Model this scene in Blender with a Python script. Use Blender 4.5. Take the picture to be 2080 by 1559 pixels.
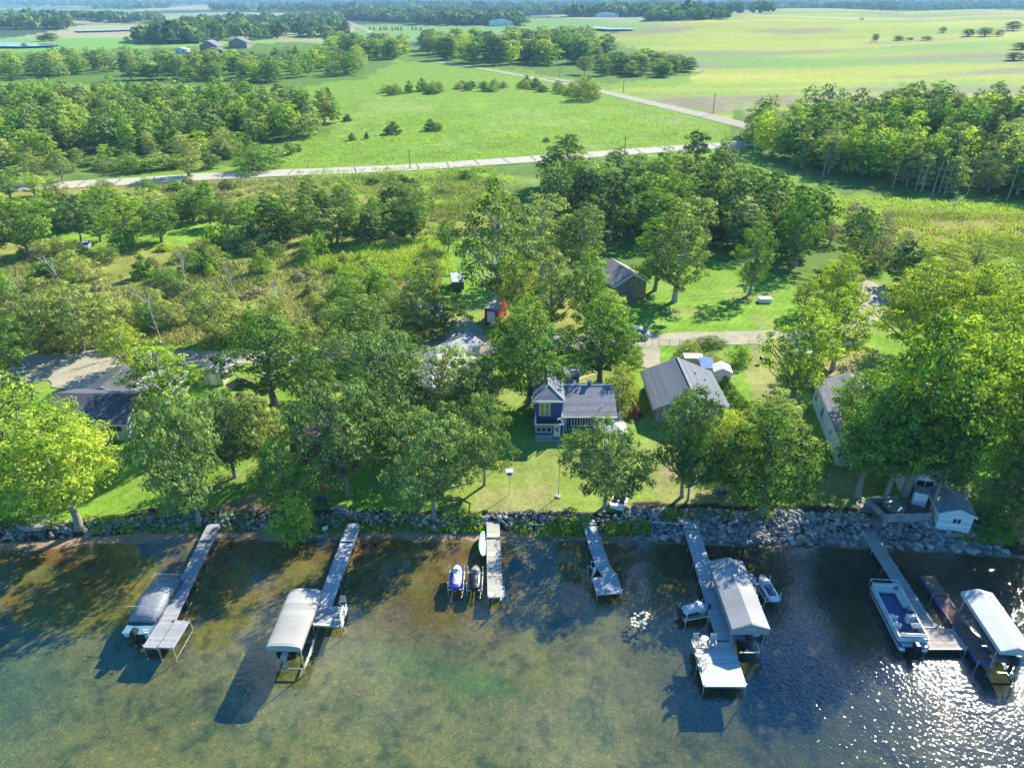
import bpy, math, random
import numpy as np
from mathutils import Matrix, Vector
R = math.radians
sc = bpy.context.scene
for o in list(bpy.data.objects): bpy.data.objects.remove(o)
# ------------------------------------------------------------------ camera
H = 46.0; F = 1441.0; TH = R(28.6); SI = math.sin(TH); CO = math.cos(TH)
cd = bpy.data.cameras.new("camera"); cam = bpy.data.objects.new("camera", cd)
sc.collection.objects.link(cam); sc.camera = cam
cam.location = (0, 0, H); cam.rotation_euler = (R(90) - TH, 0, 0)
cd.sensor_width = 36.0; cd.lens = 36.0 * F / 2080.0
cd.clip_start = 1.0; cd.clip_end = 60000.0
# ------------------------------------------------------------------ light
SUN_AZ, SUN_EL = 42.5, 35.5
w = bpy.data.worlds.new("World"); sc.world = w; w.use_nodes = True
nt = w.node_tree; bg = nt.nodes["Background"]
sky = nt.nodes.new("ShaderNodeTexSky"); sky.sky_type = 'NISHITA'; sky.sun_disc = False
sky.sun_elevation = R(SUN_EL); sky.sun_rotation = R(SUN_AZ); sky.altitude = 300
sky.air_density = 1.0; sky.dust_density = 0.6; sky.ozone_density = 2.2
# soft fair-weather clouds high in the sky (seen only mirrored in the lake)
tc = nt.nodes.new("ShaderNodeTexCoord"); mp = nt.nodes.new("ShaderNodeMapping"); mp.inputs['Scale'].default_value = (1.0, 1.0, 2.2)
nz = nt.nodes.new("ShaderNodeTexNoise"); nz.inputs['Scale'].default_value = 2.6; nz.inputs['Detail'].default_value = 5
cr = nt.nodes.new("ShaderNodeValToRGB"); cr.color_ramp.elements[0].position = .58; cr.color_ramp.elements[1].position = .76
mx = nt.nodes.new("ShaderNodeMix"); mx.data_type = 'RGBA'
nt.links.new(tc.outputs['Generated'], mp.inputs['Vector']); nt.links.new(mp.outputs[0], nz.inputs['Vector'])
nt.links.new(nz.outputs[0], cr.inputs[0]); nt.links.new(cr.outputs[0], mx.inputs[0])
hs = nt.nodes.new('ShaderNodeHueSaturation'); hs.inputs['Saturation'].default_value = 2.6; nt.links.new(sky.outputs[0], hs.inputs['Color']); nt.links.new(hs.outputs[0], mx.inputs[6]); mx.inputs[7].default_value = (9.5, 10, 11, 1)
nt.links.new(mx.outputs[2], bg.inputs[0]); bg.inputs[1].default_value = 0.12
sd = bpy.data.lights.new("sun", 'SUN'); so = bpy.data.objects.new("sun", sd); sc.collection.objects.link(so)
sd.energy = 5.0; sd.angle = R(0.55); sd.color = (1.0, 0.93, 0.75)
sv = Vector((math.sin(R(SUN_AZ)) * math.cos(R(SUN_EL)), math.cos(R(SUN_AZ)) * math.cos(R(SUN_EL)), math.sin(R(SUN_EL))))
so.rotation_euler = sv.to_track_quat('Z', 'Y').to_euler(); so.location = (60, 60, 90)
sc.view_settings.view_transform = 'Standard'; sc.view_settings.look = 'None'
sc.view_settings.exposure = 1.16; sc.view_settings.gamma = 1.0
sc.render.engine = 'CYCLES'
sc.cycles.max_bounces = 7; sc.cycles.transparent_max_bounces = 12; sc.cycles.diffuse_bounces = 3
sc.cycles.glossy_bounces = 2; sc.cycles.volume_bounces = 0; sc.cycles.caustics_reflective = False
# ------------------------------------------------------------------ terrain height + pixel helpers
SHX = np.array([-400, -60, -48.5, -44, -37.4, -30.5, -24.7, -16.2, -6.6, 2.9, 12.3, 21.7, 31, 40, 48, 60, 400.])
SHY = np.array([50, 51, 51.4, 51.8, 52.6, 53.1, 52.9, 53.3, 52.8, 53.1, 52.8, 52.3, 52.1, 51.4, 50.6, 49.5, 46.])
def sm(a, b, t):
    t = np.clip((t - a) / (b - a), 0, 1); return t * t * (3 - 2 * t)
def hgt(x, y):
    x = np.asarray(x, float); y = np.asarray(y, float)
    ys = np.interp(x, SHX, SHY) + .25 * np.sin(x * .9) + .15 * np.sin(x * 2.3 + 1)
    d = y - ys
    bed = -np.minimum(1.5, .075 * -d) + .05 * np.sin(x * .5) * np.sin(y * .4)
    bed = np.where(d < -2, bed, bed * np.clip(-d / 2, 0, 1) + (-.075 * -d) * (1 - np.clip(-d / 2, 0, 1)))
    wR = sm(9, 15, x)
    left = .10 * np.clip(d / 1.2, 0, 1) + .95 * sm(1.1, 2.6, d)
    right = .12 * np.clip(d / .5, 0, 1) + 1.25 * sm(.2, 4.2, d)
    land = left * (1 - wR) + right * wR
    land = land + (2.0 - (1.05 * (1 - wR) + 1.37 * wR)) * sm(3, 16, d)
    land = land - .5 * sm(98, 112, y)
    A = sm(230, 900, y)
    land = land + A * (3.0 * np.sin(x * .0061 + y * .0043 + 1) + 2.2 * np.sin(x * .013 - y * .0071) + 1.6 * np.sin(y * .017 + x * .004 + 2))
    land = land + 17 * sm(300, 1500, x * .5 + y) * sm(-150, 500, x) * (1 - sm(1700, 2700, y))
    land = land + 8 * np.exp(-((x - 190) / 90) ** 2 - ((y - 300) / 70) ** 2)
    return np.where(d < 0, bed, land)
def hz(x, y): return float(hgt(x, y))
def P(px, py, z=0.0):
    u = px - 1040.0; v = py - 779.5; k = (H - z) / (F * SI + v * CO)
    return (u * k, (F * CO - v * SI) * k, z)
def Q(x, y, z):
    d = y * CO + (H - z) * SI
    return 1040 + F * x / d, 779.5 + F * ((H - z) * CO - y * SI) / d
def G(px, py):
    z = 2.0
    for i in range(14):
        p = P(px, py, z); z += .7 * (hz(p[0], p[1]) - z)
    p = P(px, py, z); return (p[0], p[1], hz(p[0], p[1]))
# ------------------------------------------------------------------ node materials
def socket(nt, a):
    return a
def new_mat(name):
    m = bpy.data.materials.new(name); m.use_nodes = True; t = m.node_tree
    b = t.nodes["Principled BSDF"]; return m, t, b
def N(t, typ, **kw):
    n = t.nodes.new(typ)
    for k, v in kw.items(): setattr(n, k, v)
    return n
def rgba(c): return (c[0], c[1], c[2], 1.0)
MATS = {}
def M(name, col, rough=.7, var=.18, scale=1.5, metal=0.0, bump=0.0, col2=None, stripes=None, spec=.35):
    """procedural paint/wood/metal: base colour broken by two noises, optional board or shingle lines in object space"""
    if name in MATS: return MATS[name]
    m, t, b = new_mat(name); L = t.links.new
    tc = N(t, "ShaderNodeTexCoord")
    n1 = N(t, "ShaderNodeTexNoise"); n1.inputs['Scale'].default_value = scale; n1.inputs['Detail'].default_value = 6
    n2 = N(t, "ShaderNodeTexNoise"); n2.inputs['Scale'].default_value = scale * 7; n2.inputs['Detail'].default_value = 3
    L(tc.outputs['Object'], n1.inputs['Vector']); L(tc.outputs['Object'], n2.inputs['Vector'])
    ad = N(t, "ShaderNodeMath", operation='ADD'); L(n1.outputs[0], ad.inputs[0]); L(n2.outputs[0], ad.inputs[1])
    mr = N(t, "ShaderNodeMapRange"); L(ad.outputs[0], mr.inputs[0])
    mr.inputs[1].default_value = .6; mr.inputs[2].default_value = 1.4
    mx = N(t, "ShaderNodeMix", data_type='RGBA'); L(mr.outputs[0], mx.inputs[0])
    c2 = col2 or tuple(min(1, c * (1 + var)) for c in col); c1 = tuple(c * (1 - var) for c in col)
    mx.inputs[6].default_value = rgba(c1); mx.inputs[7].default_value = rgba(c2)
    out = mx.outputs[2]
    if stripes:
        ax, per, dark, wd = stripes
        sp = N(t, "ShaderNodeSeparateXYZ"); L(tc.outputs['Object'], sp.inputs[0])
        md = N(t, "ShaderNodeMath", operation='MULTIPLY'); L(sp.outputs['XYZ'.index(ax)], md.inputs[0]); md.inputs[1].default_value = 1.0 / per
        fr = N(t, "ShaderNodeMath", operation='FRACT'); L(md.outputs[0], fr.inputs[0])
        lt = N(t, "ShaderNodeMath", operation='LESS_THAN'); L(fr.outputs[0], lt.inputs[0]); lt.inputs[1].default_value = wd
        m2 = N(t, "ShaderNodeMix", data_type='RGBA', blend_type='MULTIPLY'); L(lt.outputs[0], m2.inputs[0]); L(out, m2.inputs[6])
        m2.inputs[7].default_value = (dark, dark, dark, 1); out = m2.outputs[2]
        fl = N(t, "ShaderNodeMath", operation='FLOOR'); L(md.outputs[0], fl.inputs[0])
        wn = N(t, "ShaderNodeTexWhiteNoise", noise_dimensions='1D'); L(fl.outputs[0], wn.inputs['W'])
        m3 = N(t, "ShaderNodeMapRange"); L(wn.outputs[0], m3.inputs[0]); m3.inputs[3].default_value = .82; m3.inputs[4].default_value = 1.12
        vm = N(t, "ShaderNodeVectorMath", operation='SCALE'); L(out, vm.inputs[0]); L(m3.outputs[0], vm.inputs['Scale']); out = vm.outputs[0]
    L(out, b.inputs['Base Color'])
    b.inputs['Roughness'].default_value = rough; b.inputs['Metallic'].default_value = metal
    b.inputs['Specular IOR Level'].default_value = spec
    if bump:
        bp = N(t, "ShaderNodeBump"); bp.inputs['Strength'].default_value = bump; bp.inputs['Distance'].default_value = .03
        L(n2.outputs[0], bp.inputs['Height']); L(bp.outputs[0], b.inputs['Normal'])
    MATS[name] = m; return m
# ------------------------------------------------------------------ object helpers
col = sc.collection
def tag(o, label=None, cat=None, group=None, kind=None):
    if label: o['label'] = label
    if cat: o['category'] = cat
    if group: o['group'] = group
    if kind: o['kind'] = kind
    return o
def thing(name, label, cat, loc=(0, 0, 0), rz=0.0, group=None):
    o = bpy.data.objects.new(name, None); col.objects.link(o); o.empty_display_size = .3
    o.location = loc; o.rotation_euler = (0, 0, rz); return tag(o, label, cat, group)
class MB:
    def __init__(s): s.v = []; s.f = []; s.sm = False
    def add(s, vs, fs):
        n = len(s.v); s.v += [tuple(p) for p in vs]; s.f += [tuple(i + n for i in f) for f in fs]; return s
    def box(s, c, d, rz=0.0, tap=1.0):
        x, y, z = d[0] / 2, d[1] / 2, d[2] / 2; vs = []
        for dz, k in ((-z, 1), (z, tap)):
            for a, b_ in ((-x, -y), (x, -y), (x, y), (-x, y)):
                a *= k; b_ *= k
                vs.append((c[0] + a * math.cos(rz) - b_ * math.sin(rz), c[1] + a * math.sin(rz) + b_ * math.cos(rz), c[2] + dz))
        return s.add(vs, [(0, 3, 2, 1), (4, 5, 6, 7), (0, 1, 5, 4), (1, 2, 6, 5), (2, 3, 7, 6), (3, 0, 4, 7)])
    def slab(s, poly, t):
        """poly: 3D points of the top face (counter-clockwise from above), thickened straight down by t"""
        n = len(poly); vs = [tuple(p) for p in poly] + [(p[0], p[1], p[2] - t) for p in poly]
        return s.add(vs, [tuple(range(n)), tuple(range(2 * n - 1, n - 1, -1))] + [(i, i + n, (i + 1) % n + n, (i + 1) % n) for i in range(n)])
    def tube(s, pts, rad, k=8, cap=True):
        pts = [Vector(p) for p in pts]; rad = rad if hasattr(rad, '__len__') else [rad] * len(pts); n0 = len(s.v)
        for i, p in enumerate(pts):
            d = (pts[min(i + 1, len(pts) - 1)] - pts[max(i - 1, 0)])
            d = d.normalized() if d.length > 1e-6 else Vector((0, 0, 1))
            a = d.cross(Vector((0, 0, 1)) if abs(d.z) < .9 else Vector((1, 0, 0))).normalized(); b_ = d.cross(a)
            for j in range(k):
                th = 2 * math.pi * j / k; q = p + (a * math.cos(th) + b_ * math.sin(th)) * rad[i]; s.v.append(tuple(q))
        for i in range(len(pts) - 1):
            for j in range(k):
                s.f.append((n0 + i * k + j, n0 + i * k + (j + 1) % k, n0 + (i + 1) * k + (j + 1) % k, n0 + (i + 1) * k + j))
        if cap:
            s.f.append(tuple(n0 + j for j in range(k - 1, -1, -1))); s.f.append(tuple(n0 + (len(pts) - 1) * k + j for j in range(k)))
        return s
    def loft(s, rings, closed=True, cap=True):
        n0 = len(s.v); k = len(rings[0])
        for r in rings: s.v += [tuple(p) for p in r]
        for i in range(len(rings) - 1):
            for j in range(k if closed else k - 1):
                s.f.append((n0 + i * k + j, n0 + i * k + (j + 1) % k, n0 + (i + 1) * k + (j + 1) % k, n0 + (i + 1) * k + j))
        if cap and closed:
            s.f.append(tuple(n0 + j for j in range(k - 1, -1, -1))); s.f.append(tuple(n0 + (len(rings) - 1) * k + j for j in range(k)))
        return s
    def build(s, name, mat, parent=None, smooth=False, bevel=0.0):
        me = bpy.data.meshes.new(name); me.from_pydata(s.v, [], s.f); me.update()
        import bmesh
        b = bmesh.new(); b.from_mesh(me); bmesh.ops.recalc_face_normals(b, faces=b.faces[:])
        if bevel: bmesh.ops.bevel(b, geom=[e for e in b.edges], offset=bevel, segments=1, affect='EDGES', clamp_overlap=True)
        b.to_mesh(me); b.free()
        if mat: me.materials.append(mat)
        if smooth:
            me.polygons.foreach_set('use_smooth', [True] * len(me.polygons))
        o = bpy.data.objects.new(name, me); col.objects.link(o)
        if parent: o.parent = parent
        return o
def np_mesh(name, V, Fq, mats, attr=None, matidx=None):
    """mesh from numpy arrays of vertices and quads, with optional per-vertex colour attribute"""
    me = bpy.data.meshes.new(name); nv, nf = len(V), len(Fq)
    me.vertices.add(nv); me.vertices.foreach_set('co', np.asarray(V, np.float32).ravel())
    me.loops.add(nf * 4); me.loops.foreach_set('vertex_index', np.asarray(Fq, np.int32).ravel())
    me.polygons.add(nf); me.polygons.foreach_set('loop_start', np.arange(0, nf * 4, 4, dtype=np.int32))
    if matidx is not None: me.polygons.foreach_set('material_index', np.asarray(matidx, np.int32))
    if attr is not None:
        for k, A in attr.items():
            a = me.color_attributes.new(k, 'FLOAT_COLOR', 'POINT')
            a.data.foreach_set('color', np.asarray(A, np.float32).ravel())
    for m in mats: me.materials.append(m)
    me.update(calc_edges=True); me.validate(); return me
def link(name, me, parent=None):
    o = bpy.data.objects.new(name, me); col.objects.link(o)
    if parent: o.parent = parent
    return o
def inpoly(x, y, poly):
    r = np.zeros(x.shape, bool); n = len(poly)
    for i in range(n):
        x1, y1 = poly[i]; x2, y2 = poly[(i + 1) % n]
        c = ((y1 > y) != (y2 > y)) & (x < (x2 - x1) * (y - y1) / (y2 - y1 + 1e-9) + x1); r ^= c
    return r
def s2l(c):
    return tuple((v / 255 / 12.92) if v < 10.3 else ((v / 255 + .055) / 1.055) ** 2.4 for v in c)
_rg = np.random.RandomState(5); _T = _rg.rand(256, 256)
def vnoise(x, y):
    xi = np.floor(x).astype(int); yi = np.floor(y).astype(int); fx = x - xi; fy = y - yi
    fx = fx * fx * (3 - 2 * fx); fy = fy * fy * (3 - 2 * fy); g = lambda a, b_: _T[a % 256, b_ % 256]
    return (g(xi, yi) * (1 - fx) + g(xi + 1, yi) * fx) * (1 - fy) + (g(xi, yi + 1) * (1 - fx) + g(xi + 1, yi + 1) * fx) * fy
def fbm(x, y, o=4):
    s = 0; a = .5; t = 0
    for i in range(o): s = s + a * vnoise(x * 2 ** i + 17 * i, y * 2 ** i + 31 * i); t += a; a *= .5
    return s / t
# ================================================================== SETTING
# ground: one sheet from behind the camera to the horizon, finer where it is near
K = .62   # albedo per unit of sunlit picture value
def C(r, g, b, k=1.0): l = s2l((r, g, b)); return np.array([l[0] * K * k, l[1] * K * k, l[2] * K * k])
MEADOW = C(138, 174, 62); CROP = C(178, 188, 76); LAWN = C(140, 182, 62); MARSH = C(162, 166, 80); REED = C(146, 182, 60)
GRAVEL = C(198, 190, 166); FIELD = C(140, 190, 92); TAN = C(188, 184, 118); DRYL = C(176, 178, 108); WOOD = C(112, 144, 60); SAND = C(190, 150, 120)
PAINT = [
 (CROP, [(1240, 187), (1400, 222), (1547, 258), (1640, 240), (1900, 212), (2080, 235), (2700, 250), (3000, 12), (1060, 26), (1090, 60), (1260, 100), (1415, 150), (1400, 172), (1250, 182)]),
 (C(150, 190, 70), [(1940, 222), (2080, 190), (2700, 200), (2700, 300), (2080, 260)]),
 (TAN, [(1060, 55), (1250, 66), (1420, 40), (1380, 28), (1060, 34)]),
 (FIELD, [(-600, 70), (330, 75), (300, 100), (270, 130), (-600, 130)]), (FIELD, [(330, 90), (640, 76), (640, 98), (400, 112), (320, 108)]),
 (C(160, 188, 96), [(120, 40), (300, 58), (260, 68), (120, 60)]), (TAN, [(-900, 0), (3000, 0), (3000, 22), (-900, 25)]),
 (TAN, [(690, 40), (830, 48), (840, 68), (700, 66)]), (TAN, [(350, 15), (460, 14), (450, 30), (340, 28)]),
 (WOOD, [(-600, 225), (560, 222), (690, 250), (560, 330), (150, 372), (-600, 420)]),
 (WOOD, [(-200, 110), (280, 100), (740, 80), (830, 110), (740, 160), (560, 180), (230, 170), (-200, 168)]),
 (WOOD, [(840, 60), (1180, 60), (1420, 150), (1230, 172), (1000, 136), (830, 125)]),
 (C(136, 172, 62), [(560, 300), (760, 240), (800, 275), (620, 330)]),
 (MARSH, [(-600, 372), (100, 372), (600, 356), (1000, 340), (1000, 480), (1300, 700), (700, 700), (80, 730), (-600, 760)]),
 (REED, [(600, 350), (1000, 335), (1100, 400), (940, 440), (700, 395), (600, 372)]),
 (REED, [(1380, 310), (1480, 320), (1650, 395), (2100, 420), (2700, 450), (2700, 560), (1850, 520), (1600, 440), (1300, 330)]),
 (C(168, 160, 72), [(1780, 420), (2100, 430), (2700, 450), (2700, 540), (2000, 510), (1850, 500)]),
 (REED, [(640, 500), (900, 480), (930, 560), (760, 560), (600, 540)]),
 (WOOD, [(1000, 330), (1500, 320), (1620, 420), (1780, 560), (1620, 590), (1450, 540), (1260, 560), (1000, 560)]),
 (WOOD, [(1480, 290), (1500, 230), (1900, 200), (2700, 230), (2700, 430), (2080, 410), (1700, 390)]),
 (LAWN, [(1240, 560), (1440, 530), (1700, 590), (1700, 690), (1260, 680)]),
 (LAWN, [(860, 485), (990, 480), (1030, 650), (930, 650), (890, 560)]),
 (LAWN, [(60, 455), (520, 455), (500, 490), (230, 510), (90, 500)]),
 (LAWN, [(-900, 715), (700, 700), (1290, 690), (1700, 660), (3000, 600), (3000, 1200), (-900, 1200)]),
 (C(160, 182, 84), [(940, 915), (1150, 890), (1400, 900), (1420, 1060), (900, 1070)]),
 (DRYL, [(970, 990), (1140, 985), (1150, 1050), (960, 1055)]), (DRYL, [(1320, 930), (1460, 960), (1480, 1050), (1330, 1040)]),
 (C(182, 172, 104), [(1660, 960), (1760, 960), (1740, 1020), (1640, 1000)]), (DRYL, [(1520, 690), (1600, 700), (1590, 800), (1540, 820), (1500, 760)]),
 (C(186, 160, 128), [(1318, 920), (1400, 940), (1400, 985), (1330, 960)]), (C(180, 150, 125), [(420, 1040), (560, 1000), (600, 1060), (560, 1090), (420, 1085)]),
 (C(190, 180, 112), [(1660, 700), (1750, 710), (1740, 800), (1680, 790)]),
]
def build_ground():
    rows = [2300, 2100, 1950, 1850, 1780, 1720, 1680] + list(np.arange(1650, 1050, -3.4)) + list(np.arange(1050, 400, -4.0)) + list(np.arange(400, 60, -2.6)) + list(np.arange(60, 12, -1.2)) + [11, 10, 9, 8, 7, 6, 5, 4, 3, 2, 1, 0, -1, -2, -3, -4, -4.3]
    Y = np.array([P(0, r, 1.0 if r < 1100 else -1)[1] for r in rows]); Y = np.concatenate([[-300, -60, 0], Y]); Y.sort()
    t = np.concatenate([np.linspace(-3.2, -1.05, 50, endpoint=False), np.linspace(-1.05, 1.05, 420), np.linspace(1.05, 3.2, 51)[1:]])
    hw = .93 * (np.maximum(Y, 0) * CO + H * SI)      # half width of the view per row, at unit fan
    X = t[None, :] * np.maximum(hw * .84, 40)[:, None]; YY = np.repeat(Y[:, None], len(t), 1)
    Z = hgt(X, YY)
    Z = Z + np.where(Z > .3, .05 * (fbm(X * .5, YY * .5, 3) - .5), 0)
    px, py = Q(X, YY, Z)
    dw = np.clip(YY, 40, 400)
    jx = (fbm(X * 60 / dw, YY * 60 / dw, 3) - .5) * 60; jy = (fbm(X * 60 / dw + 50, YY * 60 / dw + 9, 3) - .5) * 26
    jy = jy * np.clip((py + 10) / 400, .03, 1)
    A = np.zeros(X.shape + (4,)); A[..., :3] = MEADOW; A[..., 3] = 0
    for c, poly in PAINT:
        m = inpoly(px + jx, py + jy, poly); A[m, :3] = c
        A[m, 3] = .25 if c is LAWN else (.5 if c is CROP else .0)
    far = py < 250
    # crop field: long soil streaks and greener swales
    cm = A[..., 3] == .5
    s = fbm(X * .006 + YY * .001, YY * .022, 4); g = fbm(X * .004 + 9, YY * .012 + 3, 4); r_ = fbm(X * .02, YY * .05 + 7, 3)
    A[cm, :3] = A[cm, :3] * (.86 + .3 * r_[cm])[:, None]
    q = np.clip((g - .5) * 6, 0, 1); A[cm, :3] = A[cm, :3] * (1 - q[cm, None]) + C(138, 176, 84) * q[cm, None]
    q = np.clip((.38 - g) * 7, 0, 1); A[cm, :3] = A[cm, :3] * (1 - q[cm, None]) + C(196, 198, 98) * q[cm, None]
    q = np.clip((s - .56) * 9, 0, .9); A[cm, :3] = A[cm, :3] * (1 - q[cm, None]) + C(160, 148, 122) * q[cm, None]
    # far country: patchwork of pale fields
    fm = (YY > 900) & ~cm
    cell = _T[(np.floor((X + YY * .2) / 420).astype(int)) % 256, (np.floor(YY / 500).astype(int)) % 256]
    pal = np.array([C(170, 180, 120), C(140, 176, 96), C(190, 186, 140), C(90, 118, 70), C(80, 105, 70)])
    A[fm, :3] = pal[(cell[fm] * 4.99).astype(int)]
    # lawn dryness and mottling
    lm = (YY < 120) & (Z > .3)
    q = np.clip((fbm(X * .18, YY * .18, 4) - .5) * 3, 0, .5); A[lm, :3] = A[lm, :3] * (1 - q[lm, None]) + DRYL * q[lm, None]
    # marsh mottling
    mm = (YY > 100) & (YY < 380)
    q = fbm(X * .07, YY * .05, 4); q2 = fbm(X * .3, YY * .2, 3)
    A[mm, :3] *= (.72 + .35 * q[mm] + .22 * q2[mm])[:, None]
    q = np.clip((fbm(X * .05 + 40, YY * .06, 4) - .55) * 5, 0, .7); mt = mm & (YY > 190) & (px < 1540)
    A[mt, :3] = A[mt, :3] * (1 - q[mt, None]) + C(160, 182, 96) * q[mt, None]
    # shore strip and lake bed
    ys = np.interp(X, SHX, SHY); d = YY - ys
    b = (d < 2.2) & (d > -60); A[b, :3] = C(200, 168, 136) * .9
    n1 = fbm(X * .35, YY * .35, 5); n2 = fbm(X * .11 + 3, YY * .11, 4)
    dep = np.clip(-d / 9, 0, 1)[..., None]
    orange = C(196, 132, 56) * 1.15; olive = C(172, 154, 66); bg_ = C(150, 156, 74)
    bc = orange * (1 - dep) + olive * dep; q = np.clip((-d - 9) / 9, 0, 1)[..., None]; bc = bc * (1 - q) + bg_ * q
    yel = C(172, 166, 84); dk = C(70, 84, 50)
    q = np.clip((n1 - .56) * 6, 0, .8)[..., None]; bc = bc * (1 - q) + yel * q
    q = np.clip((.46 - n2) * 5, 0, .7)[..., None]; bc = bc * (1 - q) + dk * q
    n3 = fbm(X * 1.3 + 7, YY * 1.3, 3); n4 = fbm(X * .55 + YY * .3, YY * .2 - X * .12, 4)
    q = np.clip((n3 - .55) * 7, 0, .55)[..., None]; bc = bc * (1 - q) + C(186, 172, 92) * q
    q = np.clip((.40 - n3) * 7, 0, .55)[..., None]; bc = bc * (1 - q) + C(84, 92, 50) * q
    q = np.clip((n4 - .58) * 8, 0, .6)[..., None]; bc = bc * (1 - q) + C(176, 170, 100) * q
    q = (np.clip((X - 4) / 16, 0, 1) * (.45 + .5 * n2))[..., None]; bc = bc * (1 - q) + C(62, 74, 66) * q
    q = (np.clip((-30 - X) / 12, 0, .7) * np.clip((46 - YY) / 8, 0, 1))[..., None]; bc = bc * (1 - q) + C(112, 150, 120) * q
    gp = np.exp(-((X + 7.5) / 5.5) ** 2 - ((YY - 39.6 + .22 * (X + 8)) / 1.7) ** 2) * .8 + np.exp(-((X + 2.5) / 2.6) ** 2 - ((YY - 37.2) / .9) ** 2)
    q = np.clip(gp * (.2 + 1.3 * fbm(X * .9, YY * .9, 3)), 0, .7)[..., None]; bc = bc * (1 - q) + C(122, 160, 66) * q
    gp = np.exp(-((X + 7) / 6) ** 2 - ((YY - 44.5) / 3.2) ** 2); q = np.clip(gp * .9, 0, .8)[..., None]; bc = bc * (1 - q) + C(150, 122, 34) * q * 1.0 + 0 * bc
    dm = d < -.3; A[dm, :3] = bc[dm] * .80
    bk = (d > (np.where(X > 12, .1, 1.1))) & (d < np.where(X > 12, 4.3, 2.9)); A[bk, :3] = C(92, 84, 70) * .7
    ny, nx = X.shape; V = np.stack([X, YY, Z], -1).reshape(-1, 3)
    i = np.arange(ny - 1)[:, None] * nx + np.arange(nx - 1)[None, :]
    Fq = np.stack([i, i + 1, i + nx + 1, i + nx], -1).reshape(-1, 4)
    A[..., 3] = np.where(A[..., 3] == .25, 1.0, 0.0)
    m, t, bs = new_mat("ground"); L = t.links.new
    ca = N(t, "ShaderNodeVertexColor", layer_name="Col"); geo = N(t, "ShaderNodeNewGeometry")
    outs = []
    for s_, det in ((.35, 5), (2.2, 5), (9.0, 4)):
        n = N(t, "ShaderNodeTexNoise"); n.inputs['Scale'].default_value = s_; n.inputs['Detail'].default_value = det
        L(geo.outputs['Position'], n.inputs['Vector']); outs.append(n)
    a1 = N(t, "ShaderNodeMath", operation='ADD'); L(outs[0].outputs[0], a1.inputs[0]); L(outs[1].outputs[0], a1.inputs[1])
    a2 = N(t, "ShaderNodeMath", operation='ADD'); L(a1.outputs[0], a2.inputs[0]); L(outs[2].outputs[0], a2.inputs[1])
    mr = N(t, "ShaderNodeMapRange"); L(a2.outputs[0], mr.inputs[0]); mr.inputs[1].default_value = .95; mr.inputs[2].default_value = 2.05
    mr.inputs[3].default_value = .5; mr.inputs[4].default_value = 1.5
    vm = N(t, "ShaderNodeVectorMath", operation='SCALE'); L(ca.outputs[0], vm.inputs[0])
    # mowing lines on the lawns only (attribute alpha marks the mown grass)
    wv = N(t, "ShaderNodeTexWave"); wv.inputs['Scale'].default_value = .28; wv.inputs['Distortion'].default_value = 4; wv.inputs['Detail'].default_value = 1; wv.inputs['Detail Scale'].default_value = .4
    mpp = N(t, "ShaderNodeMapping"); mpp.inputs['Rotation'].default_value = (0, 0, .6); L(geo.outputs['Position'], mpp.inputs['Vector']); L(mpp.outputs[0], wv.inputs['Vector'])
    w1 = N(t, "ShaderNodeMapRange"); L(wv.outputs['Fac'], w1.inputs[0]); w1.inputs[3].default_value = -.06; w1.inputs[4].default_value = .06
    w2 = N(t, "ShaderNodeMath", operation='MULTIPLY_ADD'); L(w1.outputs[0], w2.inputs[0]); L(ca.outputs['Alpha'], w2.inputs[1]); L(mr.outputs[0], w2.inputs[2]); L(w2.outputs[0], vm.inputs['Scale'])
    # pale weed tips and litter on the lake bed only (below the water line)
    n4 = N(t, "ShaderNodeTexNoise"); n4.inputs['Scale'].default_value = 3.4; n4.inputs['Detail'].default_value = 7; n4.inputs['Roughness'].default_value = .7; n4.inputs['Distortion'].default_value = 1.2; L(geo.outputs['Position'], n4.inputs['Vector'])
    k4 = N(t, "ShaderNodeMapRange"); L(n4.outputs[0], k4.inputs[0]); k4.inputs[1].default_value = .54; k4.inputs[2].default_value = .62; k4.inputs[4].default_value = .55
    sz = N(t, "ShaderNodeSeparateXYZ"); L(geo.outputs['Position'], sz.inputs[0]); lz = N(t, "ShaderNodeMapRange"); L(sz.outputs[2], lz.inputs[0]); lz.inputs[1].default_value = -.35; lz.inputs[2].default_value = -.6
    pm = N(t, "ShaderNodeMath", operation='MULTIPLY', use_clamp=True); L(k4.outputs[0], pm.inputs[0]); L(lz.outputs[0], pm.inputs[1])
    sc2 = N(t, "ShaderNodeVectorMath", operation='MULTIPLY'); L(vm.outputs[0], sc2.inputs[0]); sc2.inputs[1].default_value = (2.3, 2.0, 1.5)
    mw = N(t, "ShaderNodeMix", data_type='RGBA'); L(pm.outputs[0], mw.inputs[0]); L(vm.outputs[0], mw.inputs[6]); L(sc2.outputs[0], mw.inputs[7])
    L(mw.outputs[2], bs.inputs['Base Color']); bs.inputs['Roughness'].default_value = .95; bs.inputs['Specular IOR Level'].default_value = .1
    bp = N(t, "ShaderNodeBump"); bp.inputs['Strength'].default_value = .5; bp.inputs['Distance'].default_value = .15
    L(outs[2].outputs[0], bp.inputs['Height']); L(bp.outputs[0], bs.inputs['Normal'])
    me = np_mesh("ground", V, Fq, [m], {"Col": A.reshape(-1, 4)})
    me.polygons.foreach_set('use_smooth', [True] * len(me.polygons))
    tag(link("ground", me), kind='structure')
build_ground()
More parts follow.
